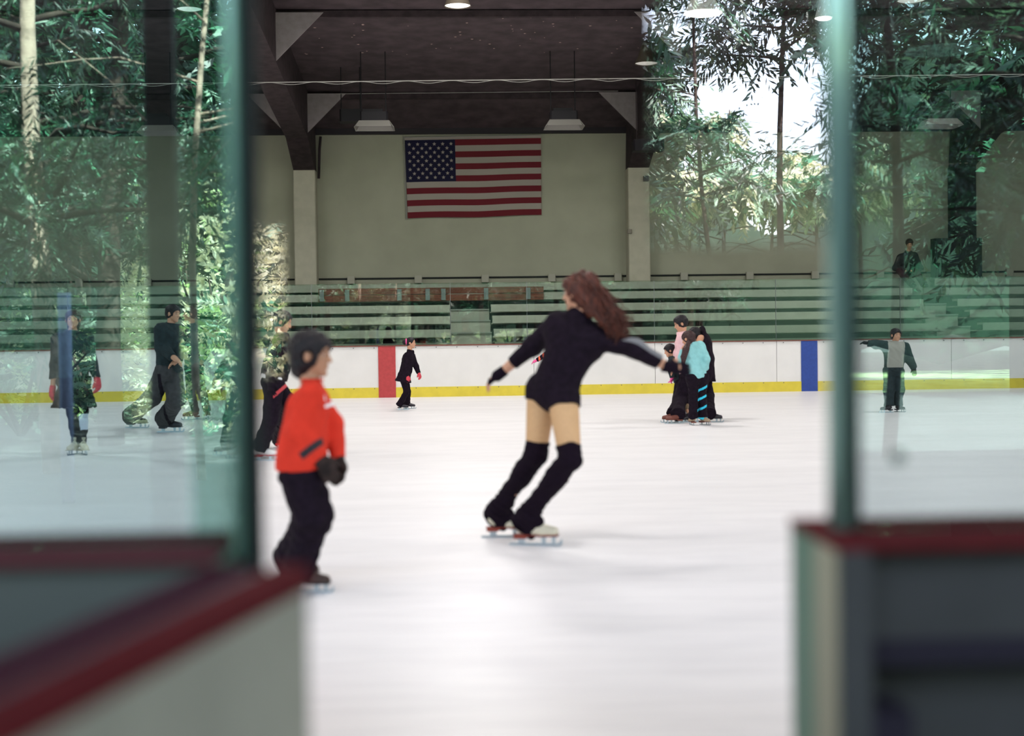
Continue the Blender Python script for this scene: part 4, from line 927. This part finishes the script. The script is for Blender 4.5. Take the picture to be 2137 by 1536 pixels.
# ------------------------------------------------------------ near boards, gate and glass
def build_near():
    zt = .947; RC = mat('cap_red', (.085, .012, .014), .9, var=.06, spec=.05); NB = mat('near_board', (.34, .36, .32), .6, var=.05, scale=3); DK = mat('board_back_shade', (.034, .036, .036), .8, var=.15, scale=5)  # shade on the boards' camera side is put into the dark back colour
    DK2 = mat('frame_black', (.008, .006, .014), .8); GE = mat('gate_green_metal', (.055, .14, .09), .5); CB = mat('edge_cream', (.27, .26, .18), .6)
    # right run
    xR = .557; e = empty('rink_boards', (1.4, 2.12, 0), 'near rink boards right of the gate with red cap and dark inner side', 'rink boards')
    g = MB(); g.box(xR + .051, 3.4, 2.19, 2.26, .0, zt - .013); g.build('ice_side_panel', NB, e)
    g = MB(); g.box(xR + .05, 3.4, 2.10, 2.19, .0, zt - .013); g.build('core_panel', DK, e); g = MB(); g.box(xR + .004, xR + .05, 1.994, 2.0, 0, zt - .013); g.box(xR + .05, 3.4, 2.03, 2.10, .80, zt - .013); g.build('back_board', DK, e)
    g = MB(); g.box(xR - .0, 3.4, 1.992, 2.27, zt - .012, zt); g.build('cap', RC, e)
    g = MB(); g.box(xR, xR + .05, 2.115, 2.26, 0, zt - .013); g.build('gate_jamb', GE, e)
    g = MB(); g.box(xR, xR + .05, 2.0, 2.115, 0, zt - .013); g.build('post_strip', CB, e)
    g = MB(); g.box(xR + .05, 3.4, 2.03, 2.10, .76, .80); g.box(xR + .05, 3.4, 2.03, 2.10, .0, .06); g.build('rail', DK2, e)
    g = MB(); g.box(xR + .05, xR + .11, 1.995, 2.10, 0, .70); g.build('stud', DK2, e)
    g = MB(); g.box(xR + 1.0, xR + 1.06, 1.995, 2.10, 0, .76); g.build('stud', DK2, e)
    # left run
    xLft = -.324; eR = e; e = empty('rink_boards', (-2, 2.12, 0), 'near rink boards left of the gate, red cap seen blurred', 'rink boards')
    g = MB(); g.box(-3.6, xLft, 2.19, 2.25, 0, zt - .013); g.build('ice_side_panel', NB, e)
    g = MB(); g.box(-3.6, xLft, 2.02, 2.19, 0, zt - .013); g.build('core_panel', mat('board_back_teal', (.065, .078, .070), .8), e)
    g = MB(); g.box(-3.6, xLft, 2.0, 2.26, zt - .012, zt); g.build('cap', mat('cap_dull_red', (.09, .03, .034), .9, spec=.05), e)
    eL = e
    # open gate door towards the camera
    def lz(p, z): return V(p[0], p[1], z)
    h0, h1 = V(-.180, 1.89, 0), V(-.395, .99, 0); i0, i1 = V(-.312, 1.96, 0), V(-.50, 1.02, 0)
    e = empty('gate_door', (-.3, 1.5, 0), 'open white rink gate door with red cap, swung towards the camera', 'gate door')
    pl = nz(h1 - h0); nrm = nz(V(-pl[1], pl[0], 0)); nrm = nrm if nrm[0] < 0 else -nrm; t = .125
    g = MB(); g.prism([lz(h0 + nrm * .003, 0.02), lz(h1 + nrm * .003, 0.02), lz(h1 + nrm * .03, 0.02), lz(h0 + nrm * .03, 0.02)], (0, 0, zt - .05)); g.build('door_face', mat('door_face_grey', (.25, .25, .195), .6, var=.06, scale=6), e)
    g = MB(); g.prism([lz(h0 + nrm * .031, 0.03), lz(h1 + nrm * .031, 0.03), lz(h1 + nrm * t, 0.03), lz(h0 + nrm * t, 0.03)], (0, 0, zt - .065)); g.build('door_core', mat('door_core_dark', (.03, .025, .04), .8), e)
    for a, b, mm in ((.0, .045, RC), (.085, t, mat('cap_dark_red', (.05, .010, .020), .9, spec=.05))):
        g = MB(); g.prism([lz(h0 + nrm * a, zt - .03), lz(h1 + nrm * a, zt - .03), lz(h1 + nrm * b, zt - .03), lz(h0 + nrm * b, zt - .03)], (0, 0, .03)); g.build('cap', mm, e)
    g = MB(); g.prism([lz(h0 + nrm * .045, zt - .03), lz(h1 + nrm * .045, zt - .03), lz(h1 + nrm * .085, zt - .03), lz(h0 + nrm * .085, zt - .03)], (0, 0, .018)); g.build('cap_channel', mat('channel_grey', (.10, .10, .11), .5), e)
    g = MB(); g.box(-.323, -.309, 2.0, 2.12, 0, zt - .013); g.build('hinge_post', GE, eL)
    # glass
    GT = glass('tinted_glass_left', (.77, .87, .89), .15, (.74, 1, .92)); GT2 = glass('tinted_glass_right', (.82, .87, .88), .10, (.68, 1, .92)); GC = glass('clear_glass', (.99, .99, .99), .16, (.95, .95, 1))
    zb, ztp = zt + .002, 2.6
    g = MB(); g.box(-3.6, -.300, 2.12, 2.132, zb, ztp); g.build('glass_pane', GT, eL)
    g = MB(); g.box(-.379, -.322, 2.16, 2.172, zb, ztp); g.box(-.322, -.290, 2.16, 2.172, .87, ztp); g.build('glass_lap_strip', glass('lap_glass', (.70, .82, .77), .02), eL)
    g = MB(); g.box(.628, 3.4, 2.12, 2.132, zb, ztp); g.build('glass_pane', GT2, eR)
    PG = mat('post_green', (.26, .50, .40), .3, metal=.3, spec=.8); PK = mat('post_dark', (.010, .016, .015), .8, spec=.1)
    g = MB(); g.prism([(-.298 + .012 * cos(t), 2.10 + .02 * sin(t), .88) for t in np.linspace(0, 2 * pi, 17)[:-1]], (0, 0, ztp - .88)); po = g.build('glass_post', PG, eL, True)
    g = MB(); g.box(-.286, -.266, 2.06, 2.12, .88, ztp, bev=.003); g.build('edge_strip', PK, po)
    PR = mat('post_pale_green', (.30, .50, .43), .25, metal=.6, spec=.8)
    g = MB(); g.prism([(.6 + .019 * cos(t), 2.125 + .019 * sin(t), zb) for t in np.linspace(0, 2 * pi, 25)[:-1]], (0, 0, ztp - zb)); po = g.build('glass_post', PR, eR, True)
    g = MB(); g.box(.6195, .6275, 2.11, 2.14, zb, ztp); g.build('edge_strip', PK, po)
    g = MB(); g.prism([(.687 + .011 * cos(t), 2.118, 1.056 + .011 * sin(t)) for t in np.linspace(0, 2 * pi, 17)[:-1]], (0, .002, 0)); g.build('round_sticker', mat('sticker_green', (.10, .13, .10), .7), eR)
    # frameless clear panes added beside the posts to carry outside reflections
    g = MB(); g.box(.318, .580, 2.125, 2.131, 1.38, ztp); g.build('reflection_pane', GC, eR)
    g = MB(); g.box(-.265, -.236, 2.10, 2.106, 1.2, 1.41); g.build('reflection_pane', GC, eL)
# ------------------------------------------------------------ lights
def build_lights(cz):
    for Y in (6.0, 13.0, 20.0, 26.5):
        for X in (-17, -8.5, 0.5, 9.5, 18.5):
            l = bpy.data.lights.new('added_hall_lamp', 'AREA'); l.shape = 'DISK'; l.size = 1.4; l.energy = LP * ((.85, 1.0, 1.15)[int(Y // 7)] if Y < 24 else .92 * (1 - abs(X - .5) / 27)); l.color = (1, .965, .93)  # added area lights, no fixtures of their own, carry the hall lighting
            o = bpy.data.objects.new('added_hall_light', l); COL.objects.link(o); o.location = (X, Y, 6.5 if Y > 24 else cz(Y) - .5)
    s = bpy.data.lights.new('sun', 'SUN'); s.energy = SUNP; s.angle = R(.6); s.color = (1, .96, .86)
    o = bpy.data.objects.new('sun', s); COL.objects.link(o)
    d = -nz(V(.35, .62, 1.05)); o.rotation_euler = Vector(d).to_track_quat('-Z', 'Y').to_euler(); o.location = (0, -8, 30)
    w = bpy.data.worlds.new('world'); S.world = w; w.use_nodes = True; nt = w.node_tree
    bg = nt.nodes['Background']; sk = nt.nodes.new('ShaderNodeTexSky'); sk.sky_type = 'NISHITA'; sk.sun_disc = False; sk.sun_elevation = R(50); sk.sun_rotation = R(30); sk.air_density = 1; sk.dust_density = 2
    hs = nt.nodes.new('ShaderNodeHueSaturation'); hs.inputs['Saturation'].default_value = .5; nt.links.new(sk.outputs[0], hs.inputs['Color']); nt.links.new(hs.outputs[0], bg.inputs[0]); bg.inputs[1].default_value = SKYP
    S.cycles.max_bounces = 8; S.cycles.transparent_max_bounces = 24; S.cycles.sample_clamp_indirect = 4; S.cycles.use_denoising = True; S.cycles.caustics_reflective = False

# ------------------------------------------------------------ outside, behind the camera (seen in the glass)
YP = 2.126
def mir(px, py, b):       # point at b metres behind the camera seen at (px,py) in the near glass
    d = ray(px, py); t = (2 * YP + b) / d[1]; p = CAM + d * t; return V(p[0], 2 * YP - p[1], p[2])
LEAF = None
def leaves(name, parent, twigs, ll, wd, mats, seed=0, per=18):
    """twigs: list of (start, direction, length); narrow leaves set in pairs along each drooping twig"""
    rg = np.random.default_rng(seed); n = len(twigs)
    st = np.array([t[0] for t in twigs]); dr = np.array([nz(t[1]) for t in twigs]); ln = np.array([t[2] for t in twigs])
    t = np.tile(np.linspace(.1, 1, per), (n, 1)); N = n * per
    side = rg.normal(size=(n, 3)); side -= dr * (side * dr).sum(1)[:, None]; side /= np.linalg.norm(side, axis=1)[:, None]
    pos = st[:, None, :] + dr[:, None, :] * (t * ln[:, None])[..., None]; pos[..., 2] -= .25 * ln[:, None] * t ** 2
    sg = np.where(np.arange(per) % 2, 1, -1)[None, :, None]
    d = dr[:, None, :] * .8 + side[:, None, :] * sg * .75 + rg.normal(size=(n, per, 3)) * .18; d[..., 2] -= .25
    d /= np.linalg.norm(d, axis=-1)[..., None]; up = np.cross(d, rg.normal(size=(n, 1, 3)) * .6 + np.array([0, 0, 1.]) ); wv = up / np.maximum(np.linalg.norm(up, axis=-1)[..., None], 1e-6)
    L = ll * rg.uniform(.7, 1.2, size=(n, per, 1)); Wd = wd * rg.uniform(.8, 1.2, size=(n, per, 1))
    a = pos; bq = pos + d * L * .45 + wv * Wd * .5; c = pos + d * L; e = pos + d * L * .45 - wv * Wd * .5
    v = np.stack([a, bq, c, e], 2).reshape(-1, 3); f = np.arange(N * 4).reshape(-1, 4)
    mi = np.repeat(rg.integers(0, len(mats), n), per)
    return mesh_obj(name, v, f, mats, parent, False, mi)
def tree(label, x, y, h, r, base, nt, ll, wd, mats, bark, seed, trunk=.16, lean=(0, 0), group='trees behind the photographer, seen reflected', tw=.5, zmin=0, bark2=None, skirt=None):
    rg = random.Random(seed); e = empty('tree', (x, y, 0), label, 'tree', group)
    tp = [V(x + lean[0] * t * h + .12 * sin(t * 5 + seed), y + lean[1] * t * h + .1 * cos(t * 4), t * h) for t in np.linspace(0, 1, 9)]
    g = MB(); g.tube(tp, [trunk * (1 - .8 * i / 8) for i in range(9)], 10); g.build('trunk', bark, e, True)
    tips = []; g = MB()
    for i in range(int(16 + h)):
        t = rg.uniform(base, .97); k = t * 8; j = int(k); p0 = lerp(tp[j], tp[min(8, j + 1)], k - j); an = rg.uniform(0, 2 * pi)
        rr = r * (1 - .65 * ((t - base) / (1 - base)) ** 1.5) * rg.uniform(.7, 1.1); q = [p0]; d = V(cos(an), sin(an), .35)
        for s_ in range(5): d = nz(d + V(rg.gauss(0, .18), rg.gauss(0, .18), rg.gauss(-.05, .12))); q.append(q[-1] + d * rr / 5)
        g.tube(q, [.05 * trunk / .16 * (1 - .8 * m / 5) for m in range(6)], 5); tips.append(q)
    g.build('branches', bark2 or bark, e, True)
    tl = []
    for i in range(nt):
        q = rg.choice(tips); k = rg.uniform(1, 5); j = min(4, int(k)); p = lerp(q[j], q[j + 1], k - j) + V(*(rg.gauss(0, .16 * r / 2) for _ in range(3)))
        if p[2] < zmin: p[2] = zmin + rg.random() * .5
        tl.append((p, V(rg.gauss(0, 1), rg.gauss(0, 1), rg.uniform(-.9, .3)), tw * rg.uniform(.6, 1.3)))
    if skirt:
        for i in range(skirt[2]):
            k = rg.uniform(skirt[0], skirt[1]); j = min(7, int(k / h * 8)); p = lerp(tp[j], tp[j + 1], k / h * 8 - j) + V(rg.gauss(0, .16), rg.gauss(0, .16) + .12, 0)
            tl.append((p, V(rg.gauss(0, 1), rg.gauss(0, 1), rg.uniform(-.9, .1)), tw))
    leaves('foliage', e, tl, ll, wd, mats, seed); return e
def build_outside():
    def lm(nm, c, tr=.35):
        m = bpy.data.materials.new(nm); m.use_nodes = True; nt = m.node_tree; b = nt.nodes['Principled BSDF']; b.inputs['Base Color'].default_value = (*c, 1); b.inputs['Roughness'].default_value = .38; b.inputs['Specular IOR Level'].default_value = .6
        o = nt.nodes['Material Output']; t = nt.nodes.new('ShaderNodeBsdfTranslucent'); t.inputs[0].default_value = (c[0] * 1.3, min(1, c[1] * 1.5), c[2], 1); mx = nt.nodes.new('ShaderNodeMixShader'); mx.inputs[0].default_value = tr
        nt.links.new(b.outputs[0], mx.inputs[1]); nt.links.new(t.outputs[0], mx.inputs[2]); nt.links.new(mx.outputs[0], o.inputs[0]); return m
    LG = [lm('leaf_green', (.05, .17, .10), .2), lm('leaf_deep', (.02, .10, .065), .2), lm('leaf_highlight', (.26, .38, .30), .2)]  # last leaf colour is a painted highlight
    LD = [lm('leaf_shade', (.015, .05, .03), .15), lm('leaf_deep_shade', (.010, .03, .022), .1)]  # dark leaf colours stand in for shade inside the crowns
    LM = LG + [LD[0], LD[1], LD[0], LD[1]]  # lit and shaded leaf colours mixed for contrast
    LY = [lm('leaf_sunlit', (.50, .62, .34)), lm('leaf_sunlit_pale', (.85, .86, .72))]  # sunlit brightness put into the leaf colour
    BK = mat('bark_dark', (.05, .035, .03), .9, var=.4, scale=8, bump=.6); BP = mat('bark_pale', (.50, .36, .30), .85, var=.35, scale=9, bump=.5)
    GR = mat('lawn', (.34, .42, .20), .9, var=.4, scale=1.5); PV = mat('asphalt', (.06, .06, .064), .9, var=.2, scale=3)
    g = MB(); g.box(-60, 60, -24, YN, -.15, -.02); struct(g.build('floor', PV))
    g = MB(); g.box(-80, 80, -75, -24, -.15, -.02); struct(g.build('floor', GR))
    # added hill that blocks the sky, lowered where the bright gap shows
    xs = np.linspace(-95, 95, 96); ys = np.linspace(-75, -38, 14); rg = np.random.default_rng(3)
    vs = []; fs = []
    for j, y in enumerate(ys):
        for i, x in enumerate(xs):
            t = (-38 - y) / 37; az = x / (-y + 4.25) ; hole = math.exp(-((az - .225) / .075) ** 4)
            z = -.03 + t ** .8 * (17 + 3 * sin(x * .11)) * (1 - .66 * hole) + (rg.normal() * .7 if 0 < j else 0); vs.append((x, y, z))
    for j in range(len(ys) - 1):
        for i in range(len(xs) - 1): a = j * len(xs) + i; fs.append((a, a + 1, a + len(xs) + 1, a + len(xs)))
    o = mesh_obj('sky_block_hill', vs, fs, mat('sky_block_green', (.004, .014, .010), .95, col2=(.012, .035, .018), scale=30), None, True); o['kind'] = 'structure'
    # near trees whose branches show sharply in the glass: positions (px, b)
    def T(px, b): p = mir(px, 700, b); return p[0], p[1]
    x, y = T(95, 9.5); tree('tree with sunlit pinkish trunk, reflected at the upper left corner', x, y, 8.5, 2.2, .22, 760, .13, .020, LM, BP, 21, trunk=.12, zmin=1.7, bark2=BK, skirt=(1.2, 3.5, 150))
    x, y = T(420, 8.5); tree('slender tree with pale branches, reflected beside the left glass post', x, y, 7.5, 2.0, .33, 420, .13, .020, LM, BP, 22, trunk=.04, zmin=2.1, skirt=(2.2, 3.0, 40), lean=(.03, 0))
    x, y = T(250, 13); tree('broad green tree reflected at the left', x, y, 9, 3.4, .2, 1100, .16, .03, LM, BK, 23, trunk=.16, zmin=2.3)
    x, y = T(-120, 12); tree('dense tree reflected at the left edge', x, y, 9, 3.4, .15, 800, .16, .03, LG + LD, BK, 24, zmin=1.4)
    x, y = T(1850, 9.5); tree('tree with drooping sprays, reflected right of the right post', x, y, 7.5, .95, .36, 260, .14, .022, LM, BK, 25, trunk=.07, zmin=2.9)
    x, y = T(2190, 8.0); tree('tree with long leafy branches, reflected at the right edge', x, y, 7.0, 1.3, .3, 300, .15, .024, LM, BK, 26, trunk=.10, zmin=1.9)
    x, y = T(1240, 14.5); tree('dark tree reflected above the flag side of the right clear pane', x, y, 9.5, 1.0, .35, 400, .17, .03, LD + LG[:1], BK, 27, zmin=2.4)
    x, y = T(1530, 12); tree('sparse slender tree against the sky gap, reflected in the added clear pane', x, y, 7.5, .9, .3, 330, .13, .022, LM, BK, 28, trunk=.035, zmin=2.4, lean=(-.08, 0))
    # far dense row
    k = 0
    for px, b, h, r in ((-330, 22, 13, 5), (-60, 24, 14, 5), (170, 21, 13, 4.5), (370, 27, 15, 5), (590, 24, 13, 4.5), (830, 23, 13, 5), (1070, 24, 13, 3.5), (2140, 23, 14, 3.4), (2420, 22, 14, 5), (2450, 24, 14, 5),
                        (280, 34, 15, 6), (0, 36, 15, 6), (820, 36, 15, 6), (1330, 32, 13, 1.6), (2160, 34, 15, 3.6)):
        x, y = T(px, b); k += 1
        tree('tall dark evergreen standing in the woods, reflected in the glass', x, y, h, r, .18, 620, .34, .10, LD + (LG[:1] if k % 3 == 0 else []), BK, 40 + k, trunk=.25, tw=1.1, zmin=2.2, group='dark trees of the far wood')
    x, y = T(1640, 27); tree('high dark canopy above the sky gap, reflected at the top right', x, y, 11.5, 3.0, .62, 620, .26, .07, LD, BK, 91, trunk=.10, tw=1.0, zmin=7.3, group='dark trees of the far wood')
    for i, (px, h_, r_) in enumerate(((1370, 8.4, 2.2), (1450, 6.6, 2.0), (1520, 8.2, 1.8), (1610, 6.3, 2.2), (1700, 6.9, 2.2), (1790, 7.8, 2.2))):
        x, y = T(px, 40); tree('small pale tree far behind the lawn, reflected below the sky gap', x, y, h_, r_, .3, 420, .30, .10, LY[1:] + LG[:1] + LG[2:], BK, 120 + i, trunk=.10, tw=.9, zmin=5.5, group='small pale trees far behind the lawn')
    xx, yy = T(320, 26); g = MB(); g.box(xx - 1.5, xx + 1.5, yy - .15, yy + .15, -.02, 1.15, bev=.02); g.box(xx - 1.58, xx + 1.58, yy - .2, yy + .2, 1.15, 1.25, bev=.02); tag(g.build('garden_wall', mat('white_render', (.80, .78, .74), .8)), 'low white garden wall in the sun, reflected left of the striding man', 'garden wall')
    # bright sunlit shrubs and hedge
    def shrub(label, px, b, h, r, n, mats, seed, grp='sunlit shrubs reflected at the left'):
        x, y = T(px, b); rg = random.Random(seed); e = empty('shrub', (x, y, -.02), label, 'shrub', grp)
        g = MB()
        for i in range(7): a = rg.uniform(0, 6.28); g.tube([V(x, y, -.02), V(x + .4 * r * cos(a), y + .4 * r * sin(a), h * .4), V(x + .8 * r * cos(a), y + .8 * r * sin(a), h * .7)], [.04, .03, .01], 5)
        g.build('stems', BK, e, True); tl = []
        for i in range(n):
            a, u = rg.uniform(0, 6.28), rg.random() ** .5; zz = rg.random(); rr = r * math.sqrt(max(.05, 1 - (zz * 1.2 - .4) ** 2)) * (.7 + .3 * u)
            tl.append((V(x + rr * cos(a), y + rr * sin(a), h * zz), V(cos(a), sin(a), .4), .35))
        leaves('foliage', e, tl, .13, .045, mats, seed, 14)
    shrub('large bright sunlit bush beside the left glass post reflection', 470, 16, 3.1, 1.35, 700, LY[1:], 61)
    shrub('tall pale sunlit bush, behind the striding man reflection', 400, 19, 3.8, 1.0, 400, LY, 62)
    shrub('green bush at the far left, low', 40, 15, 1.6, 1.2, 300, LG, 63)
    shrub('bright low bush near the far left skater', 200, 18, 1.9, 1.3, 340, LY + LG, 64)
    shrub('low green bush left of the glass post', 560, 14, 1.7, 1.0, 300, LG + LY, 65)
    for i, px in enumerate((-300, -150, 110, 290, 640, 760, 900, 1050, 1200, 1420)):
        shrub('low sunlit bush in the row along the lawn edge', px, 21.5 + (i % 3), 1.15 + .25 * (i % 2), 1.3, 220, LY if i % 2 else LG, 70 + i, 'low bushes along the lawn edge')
    # posts and bench outside
    PB = mat('post_black', (.01, .01, .012), .7)
    xx, yy = T(345, 2.2); g = MB(); g.box(xx - .062, xx + .062, yy - .06, yy + .06, -.02, 8.3, bev=.01); tag(g.build('roof_post', PB), 'dark roof post behind the photographer, reflected as a dark vertical band', 'post')
    xx, yy = T(136, 7.0); g = MB(); g.tube([(xx, yy, -.02), (xx, yy, 1.62)], .052, 12); tag(g.build('lamp_post', mat('post_lilac', (.30, .34, .58), .6), None, True), 'blue-grey round post reflected at the far left', 'post')
    xx, yy = T(242, 16); g = MB(); g.tube([(xx, yy, -.02), (xx, yy, 2.6)], .05, 10); tag(g.build('lamp_post', PB, None, True), 'thin dark green post reflected left of the striding man', 'post')
    xx, yy = T(290, 24); e = empty('park_bench', (xx, yy, -.02), 'bright blue park bench in the sun, reflected at the left', 'bench'); BB = mat('bench_blue', (.03, .22, .42), .5)
    for z, dy in ((.45, 0), (.45, .18), (.75, -.12), (.92, -.15)): g = MB(); g.box(xx - .9, xx + .9, yy + dy - .07, yy + dy + .07, z, z + .05); g.build('slat', BB, e)
    for s_ in (-.75, .75): g = MB(); g.box(xx + s_ - .03, xx + s_ + .03, yy - .17, yy + .2, -.02, .92 if 0 else .45); g.box(xx + s_ - .03, xx + s_ + .03, yy - .18, yy - .12, .45, .95); g.build('leg', PB, e)
LP, SUNP, SKYP = 262, 44, 1.35
import time as _t
_t0 = _t.time()
CZ = build_hall(); print('hall', _t.time() - _t0)
build_near()
build_people(); print('people', _t.time() - _t0)
build_outside(); print('outside', _t.time() - _t0)
build_lights(CZ)
